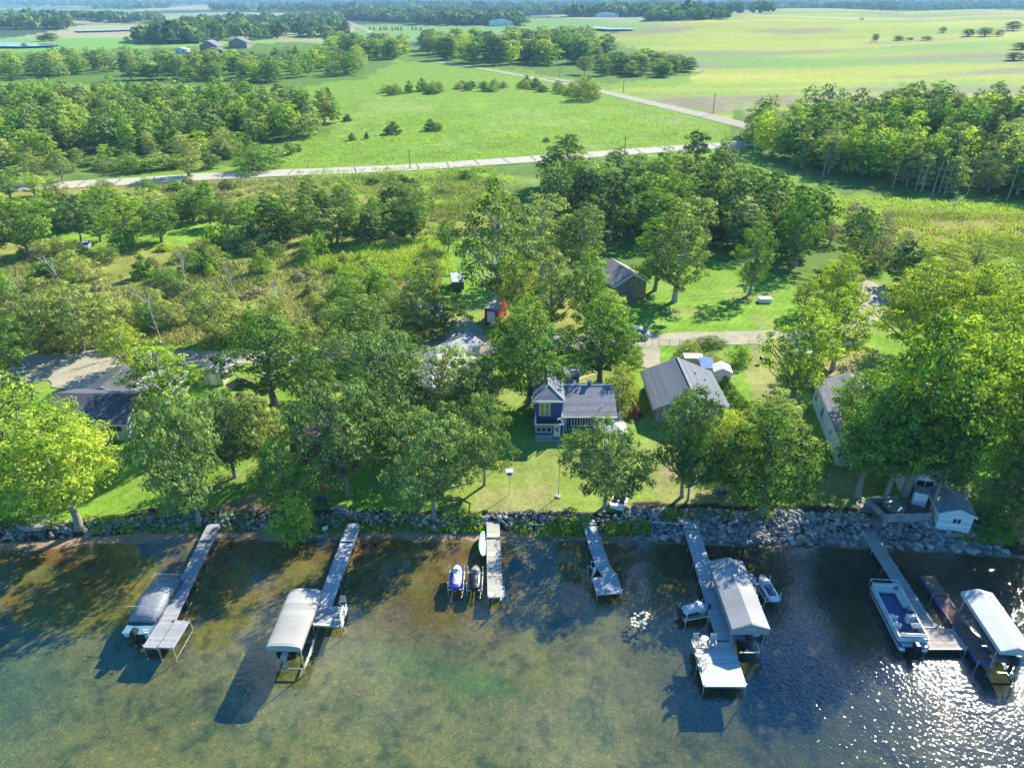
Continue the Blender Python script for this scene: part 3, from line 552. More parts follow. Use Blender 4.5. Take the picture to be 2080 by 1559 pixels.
# ---- the lakeside and yard trees, one by one:  base px, base py, top py, crown width px, kind, leaf, label
NEAR = [
 (160, 1066, 850, 240, 'high', 'maple', "large pale green tree with a thick flared trunk beside the stone ring"),
 (45, 1010, 745, 280, 'maple', 'maple', "tall bright green tree hiding most of the pale green cottage at the left edge"),
 (175, 985, 800, 150, 'maple', 'maple', "smaller light green tree against the lakeward end of the pale green cottage"),
 (345, 842, 688, 160, 'ash', 'maple', "yellow green tree between the pale green cottage and the small grey shed"),
 (262, 752, 652, 92, 'ash', 'gold', "small yellow tipped tree on the verge of the gravel turning area"),
 (22, 772, 652, 135, 'oak', 'green', "dark round tree at the left end of the gravel lane"),
 (405, 1062, 800, 195, 'oak', 'oak', "oak beside the left most dock, its crown low over the lawn"),
 (478, 968, 792, 180, 'oak', 'oak', "leaning oak behind the dock with the covered pontoon boat"),
 (335, 925, 800, 80, 'oak', 'oak', "small rough oak behind the oak beside the left most dock"),
 (558, 818, 632, 185, 'ash', 'green', "tall dark green tree standing alone on the lawn right of the grey shed"),
 (640, 838, 715, 110, 'oak', 'green', "narrow dark tree on the lawn between the lone ash and the big oaks"),
 (588, 1062, 878, 125, 'ash', 'green', "tree at the water between the two left docks with a droopy crown"),
 (600, 1094, 1000, 92, 'scrub', 'maple', "bright yellow green bush hanging over the water between the two left docks"),
 (540, 960, 800, 120, 'oak', 'willow', "pale green ragged tree left of the brown cabin"),
 (705, 1005, 770, 205, 'oak', 'oak', "big oak with a pale trunk standing before the brown cabin"),
 (883, 1052, 835, 195, 'oak', 'oak', "oak with a straight pale trunk close to the shore left of the open lawn"),
 (984, 985, 800, 130, 'oak', 'oak', "slim open oak at the left edge of the blue house lawn"),
 (790, 875, 655, 200, 'oak', 'oak', "wide oak over the lane side of the white roofed house"),
 (800, 930, 770, 180, 'oak', 'oak', "dense oak directly in front of the white roofed house"),
 (905, 868, 700, 170, 'oak', 'poplar', "oak with bare grey forked limbs over the white roof"),
 (965, 880, 735, 130, 'oak', 'oak', "oak on the blue house side of the white roofed house"),
 (718, 800, 672, 150, 'oak', 'oak', "spreading oak at the edge of the shaded lane left of the white roof"),
 (905, 950, 820, 130, 'oak', 'oak', "low oak on the lawn below the white roofed house"),
 (1072, 822, 588, 190, 'maple', 'green', "very tall dark green tree at the left wall of the blue house"),
 (1040, 760, 640, 110, 'ash', 'green', "tree in front of the red truck beside the lane"),
 (1218, 778, 592, 150, 'ash', 'green', "tall tree just right of the small blue shed"),
 (1262, 775, 655, 90, 'ash', 'green', "narrow tree behind the blue house at the start of the driveway"),
 (1262, 830, 735, 85, 'scrub', 'willow', "grey green bush at the back corner of the blue house"),
 (1228, 1030, 862, 195, 'oak', 'oak', "oak in front of the blue house beside the white pedal boat"),
 (1385, 1008, 790, 165, 'oak', 'oak', "oak with a pale trunk in front of the grey gabled house"),
 (1397, 1016, 860, 100, 'oak', 'green', "thin trunked tree paired with the pale oak above the stone bank"),
 (1465, 1000, 825, 140, 'maple', 'gold', "yellowing tree right of the pale oak in front of the grey gabled house"),
 (1545, 1042, 815, 235, 'maple', 'green', "massive round tree on the lawn above the right stone bank"),
 (1560, 940, 785, 150, 'maple', 'willow', "pale green tree top behind the massive round lawn tree"),
 (1607, 822, 600, 150, 'ash', 'maple', "tall bright tree between the sheds and the covered boat"),
 (1690, 752, 575, 130, 'ash', 'maple', "open branching tree left of the big golden maples beside the lane"),
 (1742, 1008, 780, 190, 'high', 'green', "dark green tree over the white house with a pale trunk"),
 (1800, 1012, 790, 160, 'high', 'green', "dark tree with a straight pale trunk left of the grey patio"),
 (1838, 1006, 615, 280, 'high', 'maple', "giant maple with gold green top rising over the white house"),
 (1930, 960, 640, 240, 'high', 'maple', "giant maple with gold green top right of the tallest trunk"),
 (1890, 1045, 800, 130, 'high', 'green', "tree with its dark trunk touching the wall of the white boathouse"),
 (2040, 1000, 700, 230, 'maple', 'maple', "huge yellow green maple at the right edge of the picture"),
 (2045, 1062, 890, 120, 'maple', 'dark', "shadowed dark tree behind the white boathouse"),
 (2110, 1080, 860, 180, 'maple', 'green', "green tree cut by the right edge of the picture near the shore"),
 (1745, 905, 745, 150, 'high', 'green', "green tree leaning over the roof of the white house"),
 (22, 402, 345, 60, 'ash', 'green', "tree at the left edge covering the end of the highway"),
 (72, 398, 350, 56, 'ash', 'maple', "light green tree second from the left edge covering the highway"),
 (118, 404, 362, 44, 'ash', 'willow', "pale tree covering the highway just left of the bare verge"),
 (215, 392, 362, 44, 'scrub', 'willow', "pale bush on the near verge of the highway above the clearing"),
 (300, 392, 360, 50, 'scrub', 'green', "green bush on the near verge of the highway above the clearing"),
 (1720, 850, 770, 90, 'scrub', 'dark', "dark bush right of the covered boat"),
 (1662, 935, 895, 44, 'scrub', 'dark', "dark bush against the left wall of the white house"),
 (1970, 830, 560, 190, 'maple', 'gold', "golden crowned maple behind the giant maples"),
 (1850, 720, 515, 190, 'maple', 'gold', "golden green tree beside the bend of the gravel lane"),
 (1960, 740, 520, 180, 'maple', 'gold', "golden tree behind the lane bend, second from the right edge"),
 (2060, 760, 530, 190, 'maple', 'maple', "green gold tree behind the lane bend at the right edge"),
 (2070, 880, 640, 150, 'ash', 'willow', "grey green tree at the right edge above the huge maple"),
 (1523, 598, 436, 78, 'ash', 'green', "slender tree standing alone on the mown lawn beyond the lane"),
 (1690, 660, 505, 130, 'maple', 'gold', "golden green tree left of the lane bend"),
 (1630, 640, 560, 70, 'ash', 'gold', "short golden tree at the right border of the far lawn"),
 (1370, 612, 408, 150, 'ash', 'poplar', "big light green poplar in front of the woods beside the brown garage"),
 (1330, 590, 430, 110, 'ash', 'green', "green tree right behind the brown garage"),
 (1012, 640, 352, 190, 'ash', 'poplar', "tallest cottonwood with bare pale limbs above the red truck"),
 (1100, 560, 385, 150, 'ash', 'poplar', "cottonwood right of the tallest one"),
 (1185, 560, 398, 120, 'ash', 'poplar', "grey green cottonwood left of the brown garage"),
 (1050, 655, 508, 86, 'ash', 'gold', "yellow autumn coloured tree over the red truck"),
 (1118, 680, 495, 110, 'ash', 'willow', "pale green tree between the red truck and the brown garage"),
 (1190, 665, 498, 110, 'ash', 'green', "green tree left of the wall of the brown garage"),
 (1230, 700, 585, 110, 'ash', 'maple', "bright green tree by the silver car"),
 (905, 690, 575, 95, 'ash', 'green', "small leafy tree right of the white camper"),
 (850, 700, 560, 110, 'ash', 'willow', "pale green tree over the white camper"),
 (735, 700, 590, 130, 'ash', 'green', "dark green tree behind the utility pole on the lane"),
 (910, 512, 446, 62, 'oak', 'green', "little round tree at the top of the mown strip"),
 (170, 712, 575, 170, 'oak', 'willow', "pale green willow above the gravel turning area"),
 (90, 700, 600, 120, 'oak', 'willow', "light willow near the left end of the lane"),
 (345, 620, 560, 66, 'oak', 'dark', "small dark round tree in the middle of the brushy marsh"),
 (445, 700, 590, 125, 'oak', 'willow', "round yellowish willow beside the lane behind the grey shed"),
 (620, 705, 640, 70, 'scrub', 'willow', "pale bush at the lane right of the lone ash"),
 (270, 500, 395, 90, 'ash', 'maple', "bright green tree on the mown clearing at the left"),
 (165, 492, 395, 85, 'oak', 'dark', "dark tree with a leaning trunk on the mown clearing"),
 (205, 490, 415, 70, 'ash', 'green', "green tree between the dark leaning tree and the bright tree on the clearing"),
 (330, 490, 410, 90, 'ash', 'green', "green tree right of the bright tree on the clearing"),
 (60, 520, 400, 130, 'oak', 'green', "large dark green tree at the left edge of the clearing"),
 (-10, 540, 380, 120, 'oak', 'dark', "dark tree cut by the left edge beside the clearing"),
 (418, 420, 372, 46, 'ash', 'maple', "small bright tree alone in the brush below the highway"),
 (385, 358, 262, 66, 'poplar', 'willow', "pale feathery willow at the highway in front of the left wood"),
 (78, 372, 300, 56, 'ash', 'willow', "vase shaped tree at the verge of the highway, the left of two"),
 (128, 368, 305, 46, 'ash', 'willow', "vase shaped tree at the verge of the highway, the right of two"),
 (2022, 205, 163, 36, 'ash', 'dark', "dark lone tree on the hillside at the far right"),
 (1948, 222, 186, 22, 'ash', 'green', "thin young tree on the hillside, the left of the pair"),
 (1978, 222, 193, 24, 'ash', 'green', "thin young tree on the hillside, the right of the pair"),
 (1188, 152, 113, 42, 'oak', 'poplar', "round pale tree in front of the central wood beside the gravel road"),
 (875, 265, 242, 30, 'shrub', 'dark', "dark bush in the open meadow, second from the left"),
 (798, 272, 248, 42, 'shrub', 'dark', "dark bush in the open meadow with a flat top"),
 (892, 266, 248, 18, 'shrub', 'poplar', "grey green bush touching the dark meadow bush"),
 (745, 282, 268, 12, 'shrub', 'dark', "tiny upright bush at the left side of the meadow"),
 (716, 285, 270, 18, 'shrub', 'dark', "small dark bush at the left side of the meadow"),
 (706, 246, 232, 24, 'shrub', 'dark', "dark bush at the tip of the left wood"),
 (605, 307, 292, 26, 'shrub', 'dark', "dark bush beside the bushes at the end of the left wood"),
 (525, 345, 290, 110, 'scrub', 'green', "wide dark mound of bushes above the highway"),
 (265, 350, 312, 62, 'scrub', 'green', "round bush above the highway left of the wide mound"),
 (1110, 288, 278, 16, 'shrub', 'brush', "small dry bush in the middle of the meadow"),
 (1190, 203, 152, 74, 'scrub', 'willow', "feathery pale bush by the bend of the gravel road"),
 (1290, 845, 825, 34, 'shrub', 'red', "russet bush right of the blue house"),
 (1398, 720, 688, 55, 'scrub', 'willow', "round bush in front of the sheds near the lane"),
 (1500, 738, 700, 50, 'scrub', 'green', "vine covered bush behind the white sheds"),
 (1440, 702, 684, 70, 'scrub', 'green', "low green bush along the lane above the sheds"),
 (1440, 745, 715, 50, 'scrub', 'willow', "grey leaved bush at the corner of the grey gabled house"),
 (1360, 1055, 1030, 32, 'shrub', 'green', "small round shrub above the stone bank left of the canopy dock"),
 (1290, 740, 700, 50, 'scrub', 'green', "bush beside the gravel driveway"),
 (2015, 1088, 1045, 60, 'scrub', 'green', "green bush at the right end of the stone bank beside the boathouse"),
 (2068, 1092, 1035, 80, 'scrub', 'willow', "pale bush at the right edge of the picture on the shore"),
 (1995, 1058, 1020, 50, 'scrub', 'dark', "dark bush touching the right wall of the boathouse"),
 (1648, 968, 940, 36, 'shrub', 'green', "small shrub on the dry lawn left of the adirondack chairs"),
]
for (px, py, tp, wp, kd, lf, lab) in NEAR:
    tree(px, py, tp, wp, kd, lf, lab, cat='bush' if kd in ('scrub', 'shrub') else 'tree')
# hedge running from the sheds to the lawn tree
for i, (a, b) in enumerate([(1462, 770), (1472, 782), (1482, 795), (1492, 808), (1502, 820), (1512, 832), (1455, 758)]):
    tree(a, b, b - 17, 30, 'shrub', 'green', "clipped looking bush in the hedge right of the grey gabled house", group="hedge bushes right of the grey house", cat='bush', parts=False, name='hedge_bush')
RS = random.Random(11)
def scatter(poly, n, kinds, hpx, wpx, label, group, cat='tree', seed=1, name=None, mind=.55):
    """individual trees inside a pixel polygon of the ground; nearer rows drawn bigger by perspective"""
    rr = random.Random(seed); xs = [p[0] for p in poly]; ys = [p[1] for p in poly]; got = []; tr_ = 0
    while len(got) < n and tr_ < 6000:
        tr_ += 1; a = rr.uniform(min(xs), max(xs)); b = rr.uniform(min(ys), max(ys))
        if not inpoly(np.array([a]), np.array([b]), poly)[0]: continue
        x, y, z = G(a, b); Wm = rr.uniform(*wpx)
        if any((x - q[0]) ** 2 + (y - q[1]) ** 2 < (mind * (Wm + q[2])) ** 2 for q in got): continue
        got.append((x, y, Wm)); kd, lf = rr.choice(kinds); Hm = rr.uniform(*hpx); Hh, Rr = SHAPES[kd][:2]
        me, tk = tree_meshes(kd, rr.randrange(3), lf, BARKP if lf in ('poplar', 'silver') else BARK)
        fx = (a - min(xs)) / (max(xs) - min(xs)); fy = (b - min(ys)) / (max(ys) - min(ys)); hm = (Hm - hpx[0]) / (hpx[1] - hpx[0] + 1e-6)
        lb = "%s %s %s, %s, %s" % (("low", "mid height", "tall")[min(2, int(hm * 3))], LEAFW[lf], label, "back row" if fy < .4 else "front row" if fy > .7 else "middle row",
              ("left end", "left part", "centre", "right part", "right end")[min(4, int(fx * 5))])
        place_tree(x, y, z, (Wm / Rr, Wm / Rr * rr.uniform(.85, 1.15), Hm / Hh), me, tk, rr, lb, group, name or ('bush' if cat == 'bush' else 'tree'), cat, parts=False)
    return len(got)
cnt = 0
LEAFW = dict(green='green', poplar='olive green', dark='dark green', willow='pale green', maple='bright green', silver='silvery', gold='golden', oak='dull green', brush='brownish')
W3 = [('wood', 'green'), ('wood', 'poplar'), ('wood', 'green'), ('wood', 'dark'), ('wood', 'poplar'), ('spire', 'poplar'), ('wood', 'willow')]
# left wood between highway and far meadow
cnt += scatter([(-60, 235), (200, 230), (560, 225), (640, 238), (685, 258), (600, 275), (420, 285), (200, 290), (-60, 300)], 72, W3 + [('spire', 'green')], (10, 15), (2.8, 4.4), "tree of the left wood", "trees of the left wood", seed=2)
cnt += scatter([(-60, 300), (180, 290), (360, 285), (560, 290), (470, 322), (150, 335), (-60, 350)], 26, [('wood', 'maple'), ('wood', 'willow'), ('scrub', 'willow'), ('wood', 'green'), ('scrub', 'green')], (4, 10), (2.4, 3.8), "tree fronting the left wood by the highway", "front trees of the left wood", seed=3)
# right wood
cnt += scatter([(1500, 300), (1530, 270), (1680, 262), (1900, 245), (2160, 262), (2160, 400), (2060, 392), (1880, 375), (1720, 345), (1560, 315)], 34, [('wood', 'green'), ('wood', 'dark'), ('wood', 'poplar'), ('wood', 'oak' if 'oak' in LM else 'green'), ('spire', 'poplar'), ('wood', 'silver')], (9, 14), (2.8, 4.6), "tree of the right wood", "trees of the right wood", seed=4)
cnt += scatter([(1530, 305), (1700, 345), (1880, 372), (2160, 398), (2160, 412), (1880, 388), (1700, 362), (1530, 318)], 14, [('spire', 'poplar'), ('wood', 'poplar'), ('wood', 'green'), ('ash', 'willow')], (8, 12), (2.4, 3.8), "front tree of the right wood", "front trees of the right wood", seed=41, mind=.45)
# wood behind the garage
cnt += scatter([(1090, 420), (1150, 370), (1400, 360), (1560, 420), (1700, 480), (1760, 540), (1650, 560), (1560, 520), (1440, 520), (1260, 500), (1140, 470)], 34, [('wood', 'green'), ('wood', 'dark'), ('wood', 'poplar'), ('ash', 'green'), ('ash', 'dark')], (9, 15), (3.2, 5.0), "tree of the wood behind the garage", "trees of the wood behind the garage", seed=5)
cnt += scatter([(1640, 430), (1780, 470), (1880, 520), (1800, 560), (1700, 520)], 12, [('scrub', 'silver'), ('scrub', 'silver'), ('ash', 'silver')], (4, 7), (1.8, 2.8), "shrub between marsh and lane bend", "silvery shrubs at the marsh edge", cat='bush', seed=6)
# strip of trees between the marsh and the clearing, left of the tall cottonwood
cnt += scatter([(510, 500), (560, 455), (700, 440), (900, 440), (860, 495), (700, 500)], 24, [('ash', 'poplar'), ('wood', 'green'), ('wood', 'willow'), ('wood', 'dark'), ('ash', 'green')], (7, 11), (2.2, 3.6), "tree of the marsh thicket", "trees of the marsh thicket", seed=7)
cnt += scatter([(-60, 445), (120, 430), (480, 440), (520, 460), (420, 470), (60, 470), (-60, 490)], 18, [('ash', 'maple'), ('ash', 'green'), ('wood', 'green'), ('scrub', 'willow')], (5, 9), (2.2, 3.6), "tree between highway and mown clearing", "trees of the belt below the highway", seed=8)
cnt += scatter([(90, 505), (300, 505), (480, 500), (700, 520), (520, 560), (250, 580), (90, 570)], 24, [('scrub', 'willow'), ('scrub', 'green'), ('scrub', 'poplar'), ('shrub', 'green')], (2.5, 4.8), (1.8, 3.0), "bush below the mown clearing", "bushes below the clearing", cat='bush', seed=9)
cnt += scatter([(-40, 590), (250, 640), (420, 630), (640, 640), (800, 560), (920, 580), (860, 680), (560, 705), (300, 705), (60, 722), (-40, 730)], 32, [('scrub', 'willow'), ('scrub', 'green'), ('ash', 'willow'), ('scrub', 'poplar'), ('ash', 'green')], (2.8, 6.5), (1.6, 2.9), "bush between marsh and gravel lane", "bushes behind the gravel lane", cat='bush', seed=10)
cnt += scatter([(1780, 590), (1860, 560), (2140, 540), (2140, 700), (1860, 640)], 12, [('ash', 'maple'), ('ash', 'willow'), ('ash', 'gold')], (7, 10), (2.8, 3.8), "tree right of the lane bend", "trees right of the lane bend", seed=12)
# hedge line across the meadow
cnt += scatter([(785, 187), (900, 178), (1060, 172), (1230, 192), (1210, 202), (1080, 184), (900, 190), (790, 194)], 36, [('shrub', 'green'), ('scrub', 'willow'), ('shrub', 'dark'), ('scrub', 'poplar')], (3, 6), (2.6, 4.2), "bush of the meadow hedgerow", "bushes of the meadow hedgerow", cat='bush', seed=13)
cnt += scatter([(0, 560), (250, 560), (520, 520), (880, 500), (900, 560), (600, 660), (250, 660), (0, 620)], 34, [('shrub', 'brush'), ('shrub', 'willow'), ('shrub', 'maple'), ('shrub', 'green'), ('shrub', 'silver'), ('scrub', 'willow')], (.8, 2.4), (.8, 1.8), "shrub in the open brushy marsh", "shrubs of the brushy marsh", cat='bush', seed=44, mind=.6)
cnt += scatter([(300, 378), (1000, 345), (960, 440), (520, 450)], 26, [('shrub', 'brush'), ('shrub', 'willow'), ('shrub', 'green')], (1.0, 2.6), (1.2, 2.6), "shrub in the rough strip below the highway", "shrubs below the highway", cat='bush', seed=45, mind=.6)
cnt += scatter([(0, 520), (600, 620), (900, 520), (600, 530), (1700, 430), (2060, 470), (2000, 440)], 18, [('shrub', 'brush'), ('shrub', 'silver'), ('shrub', 'maple')], (1.2, 2.4), (1.0, 1.8), "shrub alone in the marsh", "small marsh shrubs", cat='bush', seed=14)
# central wood, big rounded crowns
cnt += scatter([(845, 112), (880, 95), (1000, 88), (1160, 95), (1240, 112), (1235, 135), (1120, 140), (980, 135), (880, 128)], 24, [('wood', 'dark'), ('wood', 'green'), ('wood', 'poplar'), ('wood', 'dark')], (14, 20), (6, 9.5), "tree of the central wood", "trees of the central wood", seed=15, mind=.5)
cnt += scatter([(1215, 155), (1240, 138), (1330, 135), (1405, 147), (1395, 155), (1290, 165)], 10, [('wood', 'dark'), ('wood', 'green')], (9, 13), (5, 7), "tree of the small wood by the field", "trees of the small wood by the field", seed=16, mind=.5)
cnt += scatter([(235, 165), (330, 140), (560, 135), (740, 120), (740, 150), (560, 172), (420, 168)], 12, W3, (9, 15), (3.8, 6), "tree of the farmhouse wood", "trees of the farmhouse wood", seed=17, mind=.5)
cnt += scatter([(-40, 150), (100, 135), (280, 125), (290, 140), (200, 152), (60, 165), (-40, 168)], 6, W3, (9, 14), (4, 6), "tree below the far pond", "trees below the far pond", seed=18, mind=.5)
cnt += scatter([(640, 98), (760, 92), (820, 105), (800, 122), (700, 118)], 6, W3, (12, 17), (5, 8), "tree left of the central wood", "trees of the grove left of the central wood", seed=19, mind=.5)
for i, (a, b, t_, w_) in enumerate([(1915, 66, 54, 18), (1965, 74, 58, 34), (2000, 74, 55, 34), (2028, 74, 60, 20), (2056, 62, 42, 32), (1777, 84, 68, 16), (1825, 82, 72, 28), (1848, 81, 76, 16), (1882, 82, 73, 22), (1750, 41, 36, 10), (2060, 122, 105, 40), (2075, 100, 85, 40), (1192, 58, 50, 12), (105, 83, 66, 40), (88, 84, 70, 26), (50, 97, 87, 14), (258, 84, 74, 12)]):
    tree(a, b, t_, w_, 'wood', 'dark' if i % 3 else 'green', "dark tree standing in the open fields far off", group="scattered trees in the far fields", parts=False, name='tree')
for i, a in enumerate((752, 760, 773, 780, 785, 797, 804, 809, 815, 838, 845, 855)):
    tree(a, 61 + (i % 3), 52, 6, 'conifer', 'dark', "small dark conifer in the row before the far field", group="row of far conifers", parts=False)
print("scattered trees", cnt)
# far woods: thousands of crowns that read as one mass
def far_wood(polys, n, size, seed, name="far_woods"):
    r = np.random.RandomState(seed); V_ = []; A_ = []
    tot = 0
    for poly, m, Hm, Wm in polys:
        xs = [p[0] for p in poly]; ys = [p[1] for p in poly]; k = 0; g = 0
        while k < m and g < m * 60:
            g += 1; a = r.uniform(min(xs), max(xs)); b = r.uniform(min(ys), max(ys))
            if not inpoly(np.array([a]), np.array([b]), poly)[0]: continue
            k += 1; x, y, z = G(a, b); nl = 70; W_ = Wm * r.uniform(.7, 1.3); Hh = Hm * r.uniform(.75, 1.2)
            d = r.normal(size=(nl, 3)); d[:, 2] = np.abs(d[:, 2]) * 1.0 - .25; d /= np.linalg.norm(d, axis=1)[:, None]
            lob = 1 + .25 * np.sin(d[:, 0] * 5 + k) * np.sin(d[:, 1] * 4 + k * 2)
            pos = np.array([x, y, z + Hh * .45]) + d * np.array([W_, W_, Hh * .55]) * (lob * (.8 + .2 * r.rand(nl)))[:, None]
            nr = d + r.normal(size=(nl, 3)) * .45; nr /= np.linalg.norm(nr, axis=1)[:, None]
            tv = np.cross(nr, r.normal(size=(nl, 3))); tv /= np.linalg.norm(tv, axis=1)[:, None]; bv = np.cross(nr, tv); s = (W_ * .34 * (.6 + .8 * r.rand(nl)))[:, None]
            V_.append(np.stack([pos - tv * s, pos - bv * s * .8, pos + tv * s, pos + bv * s * .8], 1).reshape(-1, 3))
            A = np.ones((nl, 4)); A[:, 0] = r.rand(nl); A[:, 1] = r.rand(); A_.append(np.repeat(A, 4, 0))
    V = np.concatenate(V_); A = np.concatenate(A_)
    me = np_mesh(name, V, np.arange(len(V)).reshape(-1, 4), [LM['dark']], {"Leaf": A})
    tag(link(name, me), "hazy dark woods covering the far plain to the horizon", "woods", kind='stuff')
far_wood([
 ([(275, 84), (380, 72), (560, 70), (720, 68), (722, 74), (560, 80), (420, 88), (300, 90)], 130, 15, 8),
 ([(375, 55), (560, 42), (700, 40), (690, 58), (520, 64), (380, 66)], 150, 16, 10),
 ([(-300, 40), (40, 34), (150, 56), (140, 60), (-300, 64)], 120, 16, 11),
 ([(80, 34), (330, 40), (335, 46), (250, 48), (90, 40)], 80, 15, 10),
 ([(700, 30), (840, 40), (1065, 46), (1065, 52), (860, 50), (700, 40)], 200, 16, 12),
 ([(160, 12), (350, 14), (350, 18), (200, 19)], 60, 18, 16),
 ([(430, 17), (620, 18), (900, 22), (1000, 26), (1400, 30), (1400, 36), (900, 32), (600, 24), (440, 22)], 420, 19, 16),
 ([(1100, 22), (1500, 22), (2080, 15), (2700, 14), (2700, 19), (2080, 21), (1500, 28), (1150, 32)], 600, 18, 17),
 ([(640, 12), (1000, 14), (1500, 14), (2100, 9), (2800, 9), (2700, 12), (1500, 20), (900, 20), (640, 16)], 800, 22, 24),
 ([(-700, 6), (0, 7), (600, 7), (600, 11), (0, 13), (-700, 12)], 300, 22, 26),
 ([(-900, 1), (1000, 1), (3000, 1), (3000, 5), (1000, 6), (-900, 5)], 1100, 26, 60),
 ([(1310, 38), (1470, 36), (1480, 40), (1320, 44)], 60, 12, 9),
 ([(2040, 122), (2200, 105), (2200, 125)], 14, 12, 8),
], 0, 0, 3)

def mass_wood(name, label, zones, seed, leafmats):
    """the trees behind the individual ones: whole crowns of leaf clumps and trunks, joined because they read as one mass"""
    r = np.random.RandomState(seed); lib = []
    SHAPES['mass'] = (13, 3.4, .10, SHAPES['wood'][3], 26, 34, .62, 1.25, .30, 3)
    SHAPES['round'] = (12, 4.4, .04, SHAPES['oak'][3], 34, 34, .72, 1.5, .22, 3)
    for k in range(6):
        V, Fq, A, mb = crown(900 + k, 'mass' if k < 4 else 'round'); lib.append((V, A))
    Vs = []; As = []; Ms = []
    for poly, n, hr, wr, rd in zones:
        xs = [p[0] for p in poly]; ys = [p[1] for p in poly]; k = 0; g = 0; got = []
        while k < n and g < n * 40:
            g += 1; a = r.uniform(min(xs), max(xs)); b = r.uniform(min(ys), max(ys))
            if not inpoly(np.array([a]), np.array([b]), poly)[0]: continue
            x, y, z = G(a, b); W_ = r.uniform(*wr)
            if any((x - q[0]) ** 2 + (y - q[1]) ** 2 < (.33 * (W_ + q[2])) ** 2 for q in got): continue
            got.append((x, y, W_)); k += 1; V, A = lib[r.randint(4, 6) if rd else r.randint(0, 4)]; Hs = r.uniform(*hr) / (12. if rd else 13.); ws = W_ / (4.4 if rd else 3.4)
            t_ = r.uniform(0, 6.28); ca, sa = math.cos(t_), math.sin(t_); Vx = V[:, 0] * ca - V[:, 1] * sa; Vy = V[:, 0] * sa + V[:, 1] * ca
            Vs.append(np.stack([Vx * ws + x, Vy * ws + y, V[:, 2] * Hs + z], 1)); B = A.copy(); tone = r.uniform(-.25, .25); B[:, 1] = np.clip(B[:, 1] * .6 + .2 + tone, 0, 1); As.append(B); Ms.append(np.full(len(V) // 4, r.randint(len(leafmats))))
    V = np.concatenate(Vs); me = np_mesh(name, V, np.arange(len(V)).reshape(-1, 4), [LM[m] for m in leafmats], {"Leaf": np.concatenate(As)}, np.concatenate(Ms))
    tag(link(name, me), label, "woods", kind='stuff')
mass_wood("inner_woods", "massed crowns filling the woods behind their front trees", [
 ([(-60, 216), (200, 212), (560, 214), (660, 228), (690, 255), (620, 285), (430, 300), (200, 315), (-60, 330)], 350, (8, 14), (2.2, 4.2), 0),
 ([(-60, 318), (560, 296), (620, 320), (470, 342), (150, 352), (-60, 366)], 70, (2.5, 5.5), (1.8, 3.4), 0),
 ([(1510, 300), (1530, 262), (1700, 240), (1900, 228), (2200, 240), (2200, 395), (2060, 385), (1880, 365), (1720, 335), (1580, 315)], 150, (8, 14), (2.6, 4.6), 0),
 ([(1530, 300), (1700, 340), (1880, 368), (2200, 396), (2200, 404), (1880, 380), (1700, 352), (1530, 312)], 34, (8, 14), (2.6, 4.6), 0),
 ([(1100, 420), (1150, 375), (1400, 370), (1540, 420), (1680, 470), (1600, 520), (1440, 500), (1260, 480), (1140, 460)], 34, (8, 12), (3.4, 4.6), 0),
 ([(845, 112), (880, 90), (1000, 84), (1160, 88), (1240, 112), (1235, 130), (1120, 134), (980, 130), (880, 124)], 60, (14, 20), (7, 11), 1),
 ([(1215, 150), (1240, 134), (1330, 130), (1405, 143), (1395, 152), (1290, 160)], 20, (9, 13), (6, 8), 1),
 ([(235, 165), (330, 140), (560, 135), (740, 120), (740, 150), (560, 168), (420, 164)], 75, (9, 15), (4.2, 7), 0),
 ([(-60, 150), (100, 132), (280, 122), (290, 138), (200, 150), (60, 163), (-60, 166)], 55, (9, 14), (4.4, 7), 0),
 ([(640, 98), (760, 90), (830, 105), (810, 122), (700, 118)], 26, (12, 17), (6, 9), 1),
 ([(-60, 430), (230, 420), (420, 430), (520, 450), (420, 455), (60, 460), (-60, 480)], 26, (3.5, 6), (2.4, 3.6), 0),
 ([(1780, 600), (1860, 565), (2200, 540), (2200, 720), (1960, 700)], 22, (6, 9), (3.0, 4.0), 0),
], 77, ['green', 'dark', 'maple', 'poplar', 'green', 'poplar', 'dark'])
# ================================================================== BUILDINGS
WH = (.74, .75, .74)
siding_blue = M("blue_siding", (.03, .085, .25), rough=.6, var=.12, stripes=('Z', .18, .7, .1))
white_trim = M("white_trim", WH, rough=.5, var=.06); white_siding = M("white_siding", (.72, .74, .76), rough=.6, var=.06, stripes=('Z', .2, .82, .08))
green_siding = M("pale_green_siding", (.46, .54, .40), rough=.65, var=.08, stripes=('Z', .2, .8, .1))
shingle = M("grey_shingles", (.20, .205, .24), rough=.95, var=.28, scale=2.2, bump=.3, stripes=('Y', .33, .78, .14))
shingle_x = M("grey_shingles_cross", (.21, .215, .24), rough=.95, var=.28, scale=2.2, bump=.3, stripes=('X', .33, .78, .14))
shingle_dark = M("dark_shingles", (.10, .10, .12), rough=.92, var=.15, scale=3, stripes=('Y', .4, .8, .1))
metal_grey = M("grey_ribbed_metal", (.135, .15, .18), rough=.85, var=.12, scale=.9, stripes=('X', .3, .86, .16))
glass = M("window_glass", (.03, .045, .06), rough=.08, var=.2, spec=.8); glassy = M("curtained_glass", (.28, .26, .06), rough=.2, var=.3, spec=.8)
tan_wall = M("tan_wall", (.34, .30, .25), rough=.8, var=.1, stripes=('X', .3, .8, .06)); wood_door = M("wood_door", (.42, .22, .12), rough=.7)
brown_wall = M("brown_wall", (.15, .09, .055), rough=.8, var=.2); red_paint = M("red_paint", (.42, .045, .03), rough=.6, var=.15)
concrete = M("concrete", (.42, .40, .37), rough=.9, var=.15, scale=2); greyroofw = M("pale_roof", (.30, .31, .335), rough=.7, var=.1, stripes=('X', .4, .86, .08))
stonew = M("grey_deck_wood", (.30, .29, .30), rough=.85, var=.2, stripes=('X', .16, .75, .12))
